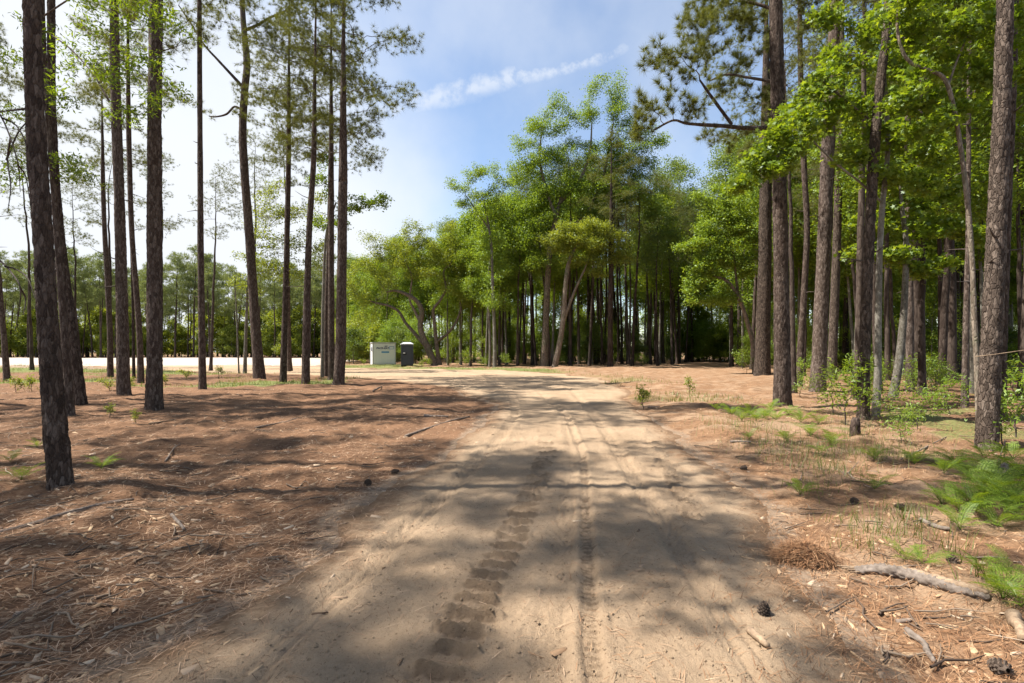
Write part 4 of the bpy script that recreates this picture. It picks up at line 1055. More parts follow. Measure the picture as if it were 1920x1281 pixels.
# one mass of foliage closing the woods far behind
rng = np.random.default_rng(77)
def mass(n, xr, yr, zr, size, mat, name, label):
    C = np.stack([rng.uniform(*xr, n), rng.uniform(*yr, n), rng.uniform(*zr, n)], 1)
    d = fbm(C[:, 0]*0.23+C[:, 2]*0.15, C[:, 1]*0.23+C[:, 2]*0.31, 3, 91)
    top = zr[1]*(0.55+0.75*fbm(C[:, 0]*0.11, C[:, 1]*0.07, 3, 93))
    C = C[(d > 0.46) & (C[:, 2] < top)]
    V, F = leaf_geo(C, size, rng, 'oval', 0.8)
    o = obj(name, mesh_np(name, V, F, mat)); tag(o, label, 'woods', None, 'stuff'); return o
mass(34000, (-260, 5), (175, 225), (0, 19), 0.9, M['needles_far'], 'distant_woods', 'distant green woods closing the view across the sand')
mass(30000, (-22, 95), (105, 135), (0, 15), 0.7, M['leaf_deep'], 'deep_woods', 'deep green woods closing the view behind the trunks')
mass(30000, (36, 110), (36, 105), (0, 14), 0.5, M['leaf_deep'], 'deep_woods', 'deep green woods at the right behind the trunks')

# ------------------------------------------------------------------ storage container and portable toilet
M['panel'] = flat_mat('off_white_panel', (0.66, 0.655, 0.64), (0.74, 0.735, 0.72), 0.45, 6, 0.4)
M['frame_grey'] = flat_mat('frame_grey', (0.34, 0.34, 0.34), (0.42, 0.42, 0.42), 0.5, 12, 0.4)
M['navy'] = flat_mat('navy_print', (0.02, 0.035, 0.11), None, 0.5)
M['sky_blue'] = flat_mat('blue_print', (0.13, 0.30, 0.52), (0.10, 0.25, 0.46), 0.5, 40)
M['slate'] = flat_mat('slate_plastic', (0.028, 0.034, 0.043), (0.04, 0.047, 0.057), 0.5, 8, 0.4)
M['pale_plastic'] = flat_mat('pale_grey_plastic', (0.42, 0.43, 0.44), (0.52, 0.53, 0.54), 0.5, 10, 0.4)
M['black'] = flat_mat('black_plastic', (0.012, 0.012, 0.013), None, 0.5)
M['white_label'] = flat_mat('white_print', (0.75, 0.75, 0.75), None, 0.5)
def text_mesh(s, size, mat, shear=0.0, ext=0.002):
    cu = bpy.data.curves.new('lettering', 'FONT'); cu.body = s; cu.size = size; cu.extrude = ext; cu.align_x = 'CENTER'; cu.shear = shear; cu.offset = 0.012*size/0.3
    t = bpy.data.objects.new('t', cu); COL.objects.link(t); bpy.context.view_layer.update()
    me = bpy.data.meshes.new_from_object(t.evaluated_get(bpy.context.evaluated_depsgraph_get()))
    bpy.data.objects.remove(t); me.materials.clear(); me.materials.append(mat); return me
Dc = 59.0
cx, cyy = (718-CXP)/FPX*Dc, Dc
W, DP, Hc = 2.62, 1.7, 2.42
root = thing('storage_container', 'off white portable storage container with blue lettering beside the toilet', 'container', (cx, cyy, sz(cx, cyy)), R(24))
b = MB(); b.box((0, 0, Hc/2+0.12), (W-0.10, DP-0.10, Hc-0.10)); obj('body', b.mesh('body', M['panel']), root)
for sx in (-1, 1):
    for sy in (-1, 1):
        b = MB(); b.box((sx*(W/2-0.05), sy*(DP/2-0.05), Hc/2+0.1), (0.11, 0.11, Hc)); obj('corner_post', b.mesh('post', M['frame_grey'], bevel=0.01), root)
b = MB(); b.box((0, 0, Hc+0.14), (W+0.06, DP+0.06, 0.10)); obj('roof', b.mesh('roof', M['frame_grey'], bevel=0.02), root)
b = MB()
for sy in (-1, 1): b.box((0, sy*(DP/2-0.05), 0.12), (W-0.13, 0.12, 0.12))
for sx in (-1, 1): b.box((sx*(W/2-0.05), 0, 0.12), (0.12, DP-0.2, 0.12))
obj('base_rail', b.mesh('rail', M['frame_grey']), root)
n = 14
b = MB(); b.box((0, 0, 0), (W-0.14, 0.03, (Hc-0.32)/n-0.022)); sl = b.mesh('door_slat', M['panel'], bevel=0.008)
for k in range(n): obj('door_slat', sl, root, (0, -DP/2+0.03, 0.24+(Hc-0.32)/n*(k+0.5)))
fy = -DP/2+0.008
for s_, size, zc, xc, mt, sh in (('PACK-RAT', 0.30, 1.86, -0.18, 'navy', 0.25), ('1-800', 0.17, 2.12, 0.15, 'navy', 0.25)):
    obj('lettering', text_mesh(s_, size, M[mt], sh), root, (xc, fy, zc), (R(90), 0, 0))
b = MB()
for (x0, z0, w, h) in ((0.84, 2.14, 0.56, 0.045), (0.80, 1.86, 0.50, 0.045), (0.58, 2.0, 0.05, 0.32), (1.08, 2.02, 0.05, 0.30)): b.box((x0, fy, z0), (w, 0.01, h))
obj('box_emblem', b.mesh('emblem', M['sky_blue']), root)
b = MB(); b.box((0.0, fy, 1.74), (1.4, 0.008, 0.03)); obj('underline', b.mesh('underline', M['frame_grey']), root)
b = MB(); b.box((0.12, fy, 1.50), (0.86, 0.008, 0.19)); obj('blue_panel', b.mesh('blue_panel', M['sky_blue']), root)
b = MB(); b.box((-W/2-0.002, -0.1, 1.85), (0.01, 0.35, 0.5)); obj('side_sticker', b.mesh('sticker', M['navy']), root)

Dt = 51.5; tx = (763-CXP)/FPX*Dt
root = thing('portable_toilet', 'dark slate portable toilet with a pale grey roof on the verge', 'toilet', (tx, Dt, sz(tx, Dt)), R(14))
TW, TD, TH = 1.14, 1.14, 2.02
b = MB(); b.box((0, 0, 0.07), (TW+0.04, TD+0.06, 0.14)); obj('base', b.mesh('base', M['black'], bevel=0.02), root)
b = MB(); b.box((0, 0, 0.14+TH/2), (TW, TD, TH)); obj('cabin', b.mesh('cabin', M['slate'], bevel=0.03), root)
for sx in (-1, 1):
    b = MB(); b.box((sx*(TW/2-0.02), -TD/2+0.0, 0.14+TH/2), (0.10, 0.10, TH)); obj('corner_post', b.mesh('post', M['slate'], bevel=0.02), root)
b = MB(); b.box((0, -TD/2-0.012, 1.10), (0.78, 0.05, 1.80)); dr = obj('door', b.mesh('door', M['slate'], bevel=0.015), root)
b = MB()
for zz in (0.55, 0.95, 1.62): b.box((0.05, -TD/2-0.045, zz), (0.50, 0.02, 0.24))
obj('door_rib', b.mesh('rib', M['slate'], bevel=0.008), dr)
b = MB(); b.box((-0.22, -TD/2-0.06, 1.28), (0.30, 0.05, 0.26)); lt = obj('latch_plate', b.mesh('latch', M['black'], bevel=0.01), dr)
b = MB(); b.box((-0.30, -TD/2-0.05, 1.34), (0.20, 0.08, 0.09)); obj('occupied_label', b.mesh('label', M['white_label']), dr)
b = MB()
V = []; 
for (w, zz) in ((TW/2+0.06, 2.16), (TW/2+0.06, 2.27), (TW/2-0.12, 2.37), (TW/2-0.30, 2.42)):
    V += [(-w, -w, zz), (w, -w, zz), (w, w, zz), (-w, w, zz)]
Fq = [(3, 2, 1, 0), (12, 13, 14, 15)]
for k in range(3):
    for q in range(4): Fq.append((k*4+q, k*4+(q+1) % 4, k*4+4+(q+1) % 4, k*4+4+q))
b.add(V, Fq); rfm = obj('roof', b.mesh('roof', M['pale_plastic'], bevel=0.01), root)
b = MB(); 
for k in range(5): b.box((-0.34+0.17*k, -TW/2-0.058, 2.215), (0.09, 0.02, 0.05))
obj('roof_vent', b.mesh('vent', M['slate']), root)
V, F = tube([(0.4, 0.4, 2.3), (0.4, 0.4, 2.62)], [0.05, 0.05], 10); obj('vent_pipe', mesh_np('pipe', V, F, M['slate'], True), root)

# ------------------------------------------------------------------ low plants
rp = np.random.default_rng(404)
def frond_mesh(seed, L=0.5):
    rng = np.random.default_rng(seed); parts = []
    n = 19; t = np.linspace(0, 1, 24)
    spine = np.stack([t*L, 0*t, 0.30*L*np.sin(t*2.0)-0.20*L*t**2], 1)
    V4 = []
    for i in range(n):
        f = 0.20+0.78*i/(n-1); k = f*23; a = int(k); p = spine[a]*(1-(k-a))+spine[min(a+1, 23)]*(k-a)
        pl = L*0.27*math.sin(math.pi*min(1, 0.25+0.75*(1-f)))**0.8*(1.05-0.55*f)+0.012
        for sgn in (-1, 1):
            d = np.array([0.55, sgn*1.0, -0.12+rng.normal(0, .10)]); d /= np.linalg.norm(d)
            e = np.array([1, 0, 0.0])*L*0.023*(1.1-0.5*f)
            for q in range(3):
                g0, g1 = q/3, (q+1.25)/3; ww = (1.0, 0.85, 0.6)[q]
                V4.append([p+d*pl*g0, p+d*pl*(g0+g1)*.5-e*ww, p+d*pl*g1, p+d*pl*(g0+g1)*.5+e*ww])
    V4 = np.array(V4).reshape(-1, 3); F4 = np.arange(len(V4)).reshape(-1, 4)
    ts, tf = tube(spine, 0.0035*(1-0.8*t)+0.0006, 3)
    return mesh_np('frond', *join([(V4, F4), (ts, tf)]), M['fern'])
FRONDS = [frond_mesh(k) for k in range(4)]
def fern(px, py, s, label, n=7, group=None):
    n = n+3; X, Y = gpix(px, py); root = thing('fern', label, 'fern', (X, Y, sz(X, Y)), 0, group)
    a0 = rp.uniform(0, 6.28)
    for k in range(n):
        m = rp.uniform(0.55, 1.0)*s*(0.78 if s >= .8 and px > 1740 else 0.95)
        obj('frond', FRONDS[k % 4], root, (0, 0, 0.02*s), (rp.normal(0, 0.12), -rp.uniform(0.15, 0.75), a0+k*6.283/n+rp.normal(0, .25)), (m, m, m))
for args in ((1800,985,1.0,'bright fern spreading its fronds at the edge of the straw, lower right',8),(1852,958,1.1,'large fern in the middle of the lower right fern bed',9),(1905,945,1.1,'fern of the lower right bed cut by the picture edge',9),
             (1838,928,1.0,'fern at the back of the lower right fern bed',8),(1890,985,1.1,'fern at the front right of the lower right fern bed',9),(1765,960,0.7,'small fern left of the lower right fern bed',6),
             (1640,925,0.62,'low fern beside the dark bent twigs',6),(1500,934,0.55,'single low fern alone on the orange straw near the road',7),(1800,1012,0.6,'little fern under the bright spreading one',6),
             (1880,1150,0.55,'fern at the end of the split log',7),(1845,1115,0.5,'pale fern sprouting behind the split log',6),(1795,888,0.95,'shaded fern left of the broad right edge trunk',7),(1770,905,0.9,'shaded fern in front of the dark forest floor',7),
             (1845,880,0.9,'fern at the foot of the broad right edge trunk',7),(1900,870,1.0,'fern right of the broad right edge trunk',8),(1700,1060,0.4,'tiny fern tuft above the split log',5),(1730,1075,0.42,'tiny fern by the pine cone above the log',5),
             (1372,786,0.85,'leftmost fern of the sunny patch before the roadside pine',8),(1405,780,0.95,'sunny fern in front of the big roadside pine',9),(1432,790,0.9,'yellow green fern in the middle of the sunny patch',8),
             (1455,800,0.8,'fern at the right of the sunny patch',8),(1502,798,0.9,'fern below the big roadside pine, right of its foot',8),(1475,832,0.7,'lower fern of the sunny patch',7),(1520,822,0.7,'fern between the sunny patch and the shrubs',7),
             (1405,828,0.5,'small fern lowest in the sunny patch',6),(1560,830,0.7,'half shaded fern before the small stump',7),(1345,778,0.6,'little fern beside the dark needle heap',6),(1540,860,0.5,'thin fern among dry grass',5),
             (1870,930,1.0,'fern behind the large one in the lower right bed',9),(1815,955,.9,'fern left in the lower right fern bed',9),(1915,975,1.0,'fern at the lower right bed, half out of the picture',9),(1918,1000,.9,'lowest fern of the right bed at the picture edge',8),
             (1870,1005,.7,'fern trailing below the lower right bed',7),(1830,985,.8,'fern in front of the large one in the right bed',8),(1445,778,.8,'fern at the foot of the big roadside pine',8),(1480,785,.8,'fern right under the big roadside pine',8),(1418,800,.7,'low fern in the sunny patch centre',8),
             (1390,800,.7,'low fern at the left of the sunny patch',8),(1535,800,.7,'fern left of the bright shrubs',8),(1560,850,.6,'fern below the small stump',7),(1640,870,.6,'fern on the shaded straw beyond the grass',7),(1715,880,.7,'fern in half shade at the dark forest floor',8),
             (1860,900,.9,'fern between the bed and the broad edge trunk',9),(1820,905,.8,'fern behind the lower right bed',8),(1910,910,1.0,'fern at the right edge behind the bed',9),(1900,1120,.5,'small fern above the log end',6),(1915,1165,.5,'small fern at the lower right edge',6),
             (40,908,0.7,'fern at the left edge by the nearest trunk',6),(190,882,0.6,'fern right of the nearest left trunk foot',6),(20,868,0.5,'small fern at the left picture edge',5),(70,838,0.5,'small fern behind the nearest left trunk',5)):
    fern(*args)

def shrub_mesh(seed, H, Rr, leaf, size, per, shape='narrow', sig=0.07, att=130):
    rng = np.random.default_rng(seed)
    A = np.concatenate([blob_pts((rng.normal(0, Rr*.45), rng.normal(0, Rr*.45), H*rng.uniform(.35, .95)), (Rr*.5, Rr*.5, H*.22), att//7, rng, 0) for _ in range(7)])
    P, Q = colonize([(0, 0, 0), (0, 0, H*0.12)], [-1, 0], A, H*0.07, H*2, H*0.09, 40, seed, .3, .05, 1500)
    rad, ch = branch_radii(P, Q, 0.0028); bv, bf = branch_mesh(P, Q, rad, 1, 0.02, 4)
    tips = np.array([i for i in range(1, len(P)) if rad[i] < 0.007]); C = np.repeat(P[tips], per, 0); C = C+rng.normal(0, sig, C.shape)
    V, F = leaf_geo(C, size, rng, shape, .7)
    return mesh_np('stems', bv, bf, M['twig'], True), mesh_np('leaves', V, F, M[leaf])
SH = {'gum': [shrub_mesh(500+k, 1.3, .6, 'leaf_gum', 0.10, 4) for k in range(2)], 'deep': [shrub_mesh(510+k, 1.0, .5, 'leaf_oak', 0.09, 4) for k in range(2)],
      'sprout': [shrub_mesh(520+k, .45, .18, 'leaf_yellow', 0.07, 4, sig=.04, att=60) for k in range(3)]}
def shrub(kind, px, py, s, label, group=None, D=None):
    if D: X, Y = (px-CXP)/FPX*D, D
    else: X, Y = gpix(px, py)
    k = rp.integers(len(SH[kind])); root = thing('shrub', label, 'shrub', (X, Y, sz(X, Y)-.02), rp.uniform(0, 6.28), group)
    obj('stems', SH[kind][k][0], root, scale=(s,)*3); obj('leaves', SH[kind][k][1], root, scale=(s,)*3)
for a in (('gum',1585,800,1.0,'bright leafy shrub in front of the sun patched pine'),('gum',1562,778,.85,'bright shrub left of the sun patched pine'),('gum',1668,800,.7,'leafy shrub right of the brown gum stem'),
          ('deep',1720,815,.7,'dark leafy shrub before the leaning grey tree'),('deep',1690,838,.55,'low green shrub on the shaded straw'),('deep',1780,782,.9,'shaded shrub left of the slim rough pine'),
          ('deep',1880,850,.8,'shrub hugging the broad right edge trunk'),('deep',1905,835,1.1,'shrub at the right picture edge under the trees'),('gum',1745,748,.9,'sunlit shrub tip in the dark right hand wood'),
          ('gum',1400,702,1.3,'leafy bush at the foot of the massive pale pine'),('deep',1392,694,1.5,'dark bush where the side path meets the wood'),('deep',1500,752,.7,'small bush between the thick right hand pines'),
          ('deep',1470,722,.8,'bush behind the big roadside pine'),('gum',1640,765,.8,'bush behind the brown gum stem'),
          ('sprout',1293,743,1.3,'small green sprout alone on the open straw near the path'),('sprout',1207,768,1.3,'upright sprout at the right edge of the road'),('sprout',1212,752,.7,'tiny sprout behind the upright one'),
          ('sprout',805,690,2.2,'tall weed clump right of the portable toilet'),('sprout',790,690,1.8,'grassy weed at the foot of the portable toilet'),('sprout',682,686,1.8,'pale weed left of the container'),
          ('sprout',205,735,1.2,'green weed right of the leaning left pine'),('sprout',245,730,1.0,'weed between the medium left pines'),('sprout',60,735,1.3,'green weed patch behind the nearest left trunk'),('sprout',30,738,1.2,'weed patch at the left picture edge'),
          ('sprout',410,712,1.4,'weed right of the ruler straight pine'),('sprout',350,715,1.4,'weed left of the ruler straight pine'),('sprout',205,785,.7,'small weed on the mulch before the medium pine'),('sprout',255,800,.6,'small weed below the thick grooved trunk'),
          ('sprout',310,725,1.2,'weed behind the thick grooved trunk')):
    shrub(*a)
cnt = 0
for k in range(34):
    px = rf.uniform(840, 1290); Y = rf.uniform(49, 60); X = (px-CXP)/FPX*Y
    if path_d(np.array([X]), np.array([Y]))[0] < 3.5: continue
    shrub('gum' if rf.random() < .5 else 'deep', px, 0, rf.uniform(.6, 1.2), 'low wood edge bush '+mid_zone(px), 'bushes '+mid_zone(px), D=Y)
for k in range(26):
    px = rf.uniform(1480, 1920); Y = rf.uniform(14, 30); X = (px-CXP)/FPX*Y
    if px < 1540 and Y < 20: continue
    shrub('deep', px, 0, rf.uniform(.6, 1.3), 'shaded low bush '+right_zone(px), 'low bushes '+right_zone(px), D=Y)

# grass
def blades(pts, h, w, rng):
    n = len(pts); a = rng.uniform(0, 6.28, n); d = np.stack([np.cos(a), np.sin(a), 0*a], 1)
    H = h*rng.uniform(0.5, 1.3, (n, 1)); lean = d*H*rng.uniform(0.1, 0.8, (n, 1)); side = np.stack([-np.sin(a), np.cos(a), 0*a], 1)*w*0.5
    V = np.stack([pts-side, pts+side, pts+lean+np.array([0, 0, 1.0])*H], 1); return V.reshape(-1, 3), np.arange(n*3).reshape(-1, 3)
rg = np.random.default_rng(606)
Yg = rg.uniform(13, 60, 120000); ug = rg.uniform(-1.05, 0.45, 120000); Xg = ug*Yg
sg = road_s(Xg, Yg); zg = zones(Xg, Yg, sg); ok = (zg['grass']*fbm(Xg*.8, Yg*.8, 2, 70) > rg.uniform(0.12, 0.62, len(Xg))) & (sg < -0.2) & (zg['sand'] < 0.5)
Xg, Yg = Xg[ok], Yg[ok]
P1 = np.stack([Xg, Yg, surf(Xg, Yg)-.01], 1)
V, F = blades(P1, 0.16, 0.022, rg)
tag(obj('grass', mesh_np('grass', V, F, M['grass'])), 'patchy green grass on the field and verges', 'grass', None, 'stuff')
pts = []
for (px, py, n, r) in ((1880,1115,40,.10),(1655,1010,50,.10),(1690,985,50,.14),(1715,1000,60,.16),(1555,880,90,.22),(1530,925,60,.18),(1625,860,120,.22),(1660,865,80,.2),(1480,870,60,.25),(1430,845,60,.25),(1500,860,80,.3),(1560,900,60,.2),(1600,820,100,.3),(1610,1035,30,.1),(1740,1040,60,.15),(1380,815,120,.35),(1350,800,90,.3),(1440,815,160,.4),(1470,845,140,.4),(1520,850,140,.4),(1560,870,120,.35),(1420,780,120,.5),(1500,785,140,.6),(1580,800,120,.5),(1640,830,120,.4),(1700,850,100,.4),(1400,760,80,.6),(1300,745,70,.3),(1210,755,40,.15),(1590,990,40,.12)):
    X, Y = gpix(px, py); pts.append(np.stack([rg.normal(X, r, n), rg.normal(Y, r, n)], 1))
pts = np.concatenate(pts); P1 = np.stack([pts[:, 0], pts[:, 1], surf(pts[:, 0], pts[:, 1])], 1)
V, F = blades(P1, 0.17, 0.006, rg)
tag(obj('grass', mesh_np('grass_tufts', V, F, M['grass'])), 'thin tufts of wild grass among the ferns on the right', 'grass', None, 'stuff')

# ------------------------------------------------------------------ litter
def scatter_needles(n, side, length, width, mat, name, label, seed):
    rng = np.random.default_rng(seed)
    Y = 1.2*np.exp(rng.uniform(0, 1, n)*math.log(24/1.2)); u = rng.uniform(-1.15, 1.15, n); X = u*(Y+.4)
    s = road_s(X, Y)
    dens = np.where(s < 0, 1.0, np.exp(-s/0.25)*0.5+0.035)
    dens = dens*np.where(s < -0.05, 0.35+0.9*fbm(X*1.1, Y*1.1, 2, 71), 1)
    m = (rng.uniform(0, 1, n) < dens) & ((X < 1.0) if side < 0 else (X > 0.3)); X, Y, s = X[m], Y[m], s[m]; n = len(X)
    z = surf(X, Y)+rng.uniform(0.001, 0.016, n)*np.where(s > 0.1, 0.3, 1)
    a = rng.normal(0.5 if side < 0 else 1.0, 1.0, n); L = length*rng.uniform(0.35, 1.2, n)*(1+Y*0.03)
    d = np.stack([np.cos(a), np.sin(a), rng.normal(0, .10, n)], 1)*L[:, None]*0.5; sd = np.stack([-np.sin(a), np.cos(a), 0*a], 1)*(width*(0.6+Y*0.16))[:, None]*0.5
    C = np.stack([X, Y, z], 1); up = np.array([0, 0, 1.0])*(L*rng.uniform(0, .10, n))[:, None]
    V = np.stack([C-d-sd, C-d+sd, C+up+sd*.8, C+up-sd*.8, C+d], 1).reshape(-1, 3)
    k = np.arange(n)*5; F = np.concatenate([np.stack([k, k+1, k+2, k+3], 1)]); F2 = np.stack([k+3, k+2, k+4], 1)
    F3 = np.concatenate([np.stack([k, k+1, k+2], 1), np.stack([k, k+2, k+3], 1), F2])
    return tag(obj(name, mesh_np(name, V, F3, mat)), label, 'pine straw', None, 'stuff')
scatter_needles(118000, -1, 0.12, 0.0030, M['straw'], 'pine_straw', 'brown chopped pine straw covering the left side', 701)
scatter_needles(118000, 1, 0.14, 0.0026, M['straw_red'], 'pine_straw', 'orange pine straw covering the right side', 702)
def scatter_chips(n, seed, lo, hi, thick, mat, name, label, right_ok=True):
    rng = np.random.default_rng(seed)
    Y = 1.6*np.exp(rng.uniform(0, 1, n)*math.log(20/1.6)); X = rng.uniform(-1.1, 1.1, n)*(Y+.3); s = road_s(X, Y)
    m = rng.uniform(0, 1, n) < np.where(s < 0, np.where(X < 0, 1.0, 0.45), np.exp(-s/.3)*.4+.01); X, Y = X[m], Y[m]; n = len(X)
    z = surf(X, Y)+thick*0.4; a = rng.normal(0.4, 0.9, n); L = np.exp(rng.uniform(math.log(lo), math.log(hi), n)); W = L*rng.uniform(.10, .4, n)
    d = np.stack([np.cos(a), np.sin(a), rng.normal(0, .15, n)], 1)*L[:, None]*.5; sd = np.stack([-np.sin(a), np.cos(a), rng.normal(0, .3, n)], 1)*W[:, None]*.5; up = np.array([0, 0, thick])
    C = np.stack([X, Y, z], 1); q = rng.uniform(.4, 1.0, (n, 1))
    V = np.stack([C-d-sd-up, C-d+sd-up, C+d+sd*q-up, C+d-sd*q-up, C-d*.9-sd*.8+up, C-d*.9+sd*.8+up, C+d*.95+sd*q*.7+up, C+d*.95-sd*q*.7+up], 1).reshape(-1, 3)
    k = np.arange(n)[:, None]*8; F = np.concatenate([k+np.array(f) for f in ((4, 5, 6, 7), (0, 1, 5, 4), (1, 2, 6, 5), (2, 3, 7, 6), (3, 0, 4, 7))])
    return tag(obj(name, mesh_np(name, V, F, mat)), label, 'wood chips', None, 'stuff')
scatter_chips(12000, 711, 0.012, 0.10, 0.004, M['chips'], 'wood_chips', 'scattered pale wood chips and bark flakes on the straw')
rng = np.random.default_rng(715); n = 1300
Y = 2.0*np.exp(rng.uniform(0, 1, n)*math.log(22/2.0)); X = rng.uniform(-1.05, 1.05, n)*(Y+.3); sx_ = road_s(X, Y); m = (sx_ < -.1) & (rng.uniform(0, 1, n) < np.where(X < 0, 1, .6)); X, Y = X[m], Y[m]
parts = []
for a, b in zip(X, Y):
    L = math.exp(rng.uniform(math.log(.10), math.log(.45))); an = rng.normal(.3, .8); t = np.linspace(-.5, .5, 4)
    px_, py_ = a+np.cos(an)*t*L + rng.normal(0, .02, 4)*L, b+np.sin(an)*t*L + rng.normal(0, .05, 4)*L
    parts.append((np.stack([px_, py_, 0*px_], 1), rng.uniform(.003, .008)))
al = np.concatenate([p for p, _ in parts]); al[:, 2] = surf(al[:, 0], al[:, 1]); geo = []
for k, (p, r) in enumerate(parts):
    q = al[k*4:k*4+4].copy(); q[:, 2] += r*.8+rng.uniform(0, .02); geo.append(tube(q, np.array([r, r*.9, r*.7, r*.3]), 4))
tag(obj('twig_litter', mesh_np('twig_litter', *join(geo), M['twigs'])), 'fine dead twigs scattered over the straw on both sides', 'twigs', None, 'stuff')
# pebbles and clods on the sand
rng = np.random.default_rng(720); n = 7000
Y = 1.8*np.exp(rng.uniform(0, 1, n)*math.log(14/1.8)); X = rng.uniform(-.9, .8, n)*(Y+.3); s = road_s(X, Y); m = s > .05; X, Y = X[m], Y[m]; n = len(X)
r = np.exp(rng.uniform(math.log(.003), math.log(.013), n)); ph = np.array([(1,0,0),(0,1,0),(-1,0,0),(0,-1,0),(0,0,.8),(0,0,-.6)], float)
V = np.stack([X, Y, surf(X, Y)], 1)[:, None, :] + ph[None]*r[:, None, None]*rng.uniform(.6, 1.3, (n, 6, 1)); k = np.arange(n)[:, None]*6
F = np.concatenate([k+np.array(f) for f in ((0,1,4),(1,2,4),(2,3,4),(3,0,4),(1,0,5),(2,1,5),(3,2,5),(0,3,5))])
tag(obj('sand_clods', mesh_np('sand_clods', V.reshape(-1, 3), F, M['sand'], False, dict(edge=np.ones(n*6)))), 'small clods and pebbles strewn over the sandy road', 'clods', None, 'stuff')

# sticks, logs, cones: things one could pick up
M['stick'] = flat_mat('weathered_stick', (0.10, 0.07, 0.05), (0.27, 0.21, 0.165), 0.9, 25, 0.1, 0.4)
M['pale_wood'] = flat_mat('pale_wood', (0.15, 0.10, 0.065), (0.34, 0.245, 0.16), 0.85, 30, 0.1, 0.4)
M['grey_wood'] = flat_mat('grey_wood', (0.085, 0.066, 0.052), (0.24, 0.195, 0.16), 0.9, 22, 0.1, 0.6)
M['cone'] = flat_mat('cone_brown', (0.035, 0.024, 0.018), (0.13, 0.095, 0.07), 0.8, 60)
def stick(pts, r, mat, label, name='fallen_stick', sides=8, fork=None):
    P = []
    for (px, py) in pts:
        X, Y = gpix(px, py); P.append((X, Y, sz(X, Y)+r*0.75))
    P = np.array(P); base = P[0].copy(); Q = catmull(np.concatenate([P-base, np.full((len(P), 1), r)], 1), 0.05)
    t = np.linspace(0, 1, len(Q)); rng = np.random.default_rng(int(pts[0][0]*7+pts[0][1]))
    rad = r*(1-.45*t)*(1+.18*rng.normal(0, 1, len(Q)).cumsum()/max(3, len(Q)**.5)*.5); rad = np.clip(rad, r*.3, r*1.3)
    Q[:, :3] += rng.normal(0, r*.12, (len(Q), 3))
    parts = [trunk_geo(Q[::2, :3], rad[::2], 14, 0.016, 3, r*0.30, 0.0, (70, 70, 70), 1.0)]
    if fork:
        for (f, dx, dy, dz) in fork:
            i = int(f*(len(Q)-1)); q = Q[i, :3]; parts.append(tube(np.array([q, q+np.array([dx, dy, dz])*.55, q+np.array([dx, dy, dz])]), np.array([rad[i]*.7, rad[i]*.5, rad[i]*.2]), 5))
    V, F = join(parts)
    o = obj(name, mesh_np(name, V, F, M[mat], True), None, tuple(base)); return tag(o, label, 'log' if 'log' in name else 'stick')
stick([(0,1001),(60,990),(130,968),(200,950),(262,938)], .017, 'stick', 'long bent branch lying at the left edge below the nearest trunk', fork=[(.7,.25,.10,.03),(.85,.2,-.02,.03),(.4,.2,.16,.02)])
stick([(760,815),(800,806),(850,793),(880,783)], .022, 'stick', 'straight pole lying across the mulch near the left road edge')
stick([(700,738),(716,728)], .03, 'stick', 'short dark stick right of the pine trio')
stick([(795,789),(840,788)], .03, 'grey_wood', 'short dark branch behind the straight pole')
stick([(310,866),(328,842),(340,836)], .012, 'stick', 'thin crooked twig poking up from the left mulch', fork=[(.5,.1,.05,.12)])
stick([(25,1148),(80,1126),(135,1104)], .008, 'stick', 'thin dark twig on the sunlit mulch at lower left')
stick([(296,944),(320,944)], .014, 'pale_wood', 'short pale white stick right of the nearest trunk')
stick([(322,972),(345,992)], .016, 'grey_wood', 'broken grey stick on the left mulch')
stick([(150,1068),(190,1056)], .010, 'pale_wood', 'flat pale splinter on the sunny left mulch')
stick([(170,1125),(222,1108)], .010, 'pale_wood', 'long blond splinter at lower left')
stick([(1405,1192),(1425,1208),(1440,1225)], .020, 'pale_wood', 'thick broken bark piece lying on the sand at lower right')
stick([(1682,1170),(1712,1170),(1738,1180)], .011, 'stick', 'short curved twig below the split log')
stick([(1700,1190),(1730,1212),(1745,1240),(1758,1262)], .016, 'grey_wood', 'grey crooked stick at lower right', fork=[(.3,-.04,.08,.01)])
stick([(1725,996),(1755,1004),(1783,1010)], .020, 'grey_wood', 'grey weathered stick in front of the ferns')
stick([(1575,880),(1590,893),(1600,905),(1632,920),(1668,915)], .010, 'stick', 'dark bent twig arching by the low fern', fork=[(.3,.2,.1,.12),(.6,-.15,.2,.1)])
stick([(1370,836),(1408,838)], .020, 'grey_wood', 'pale grey stick on the orange straw below the sunny ferns')
stick([(1215,766),(1237,766)], .022, 'grey_wood', 'small pale stick by the upright sprout')
stick([(1870,905),(1885,890),(1880,918)], .03, 'stick', 'short knotty stick at the right in front of the edge trunk')
stick([(1900,1180),(1915,1215),(1920,1240)], .03, 'pale_wood', 'pale splintered wood chunk at the lower right corner')
stick([(1810,955),(1850,935),(1885,842)], .009, 'grey_wood', 'thin grey twig leaning at the broad right edge trunk')
stick([(1690,870),(1720,855),(1775,830)], .010, 'grey_wood', 'thin bare twig on the shaded forest floor')
stick([(480,802),(520,795),(560,790)], .018, 'stick', 'low branch on the mulch below the pine group')
stick([(280,800),(330,789)], .016, 'pale_wood', 'pale broken pole right of the thick grooved trunk')
stick([(215,1000),(250,985),(300,975)], .008, 'pale_wood', 'blond splinter in the left foreground mulch')
# thin bare twig sticking out in front of the right edge trunk
P = np.array([pix(1828,669,7.0), pix(1870,664,6.9), pix(1925,656,6.8)]); 
V, F = tube(P-P[0], np.array([.006, .005, .004]), 5); tag(obj('bare_twig', mesh_np('bare_twig', V, F, M['pale_wood'], True), None, tuple(P[0])), 'pale bare twig sticking out before the broad right edge trunk', 'twig')
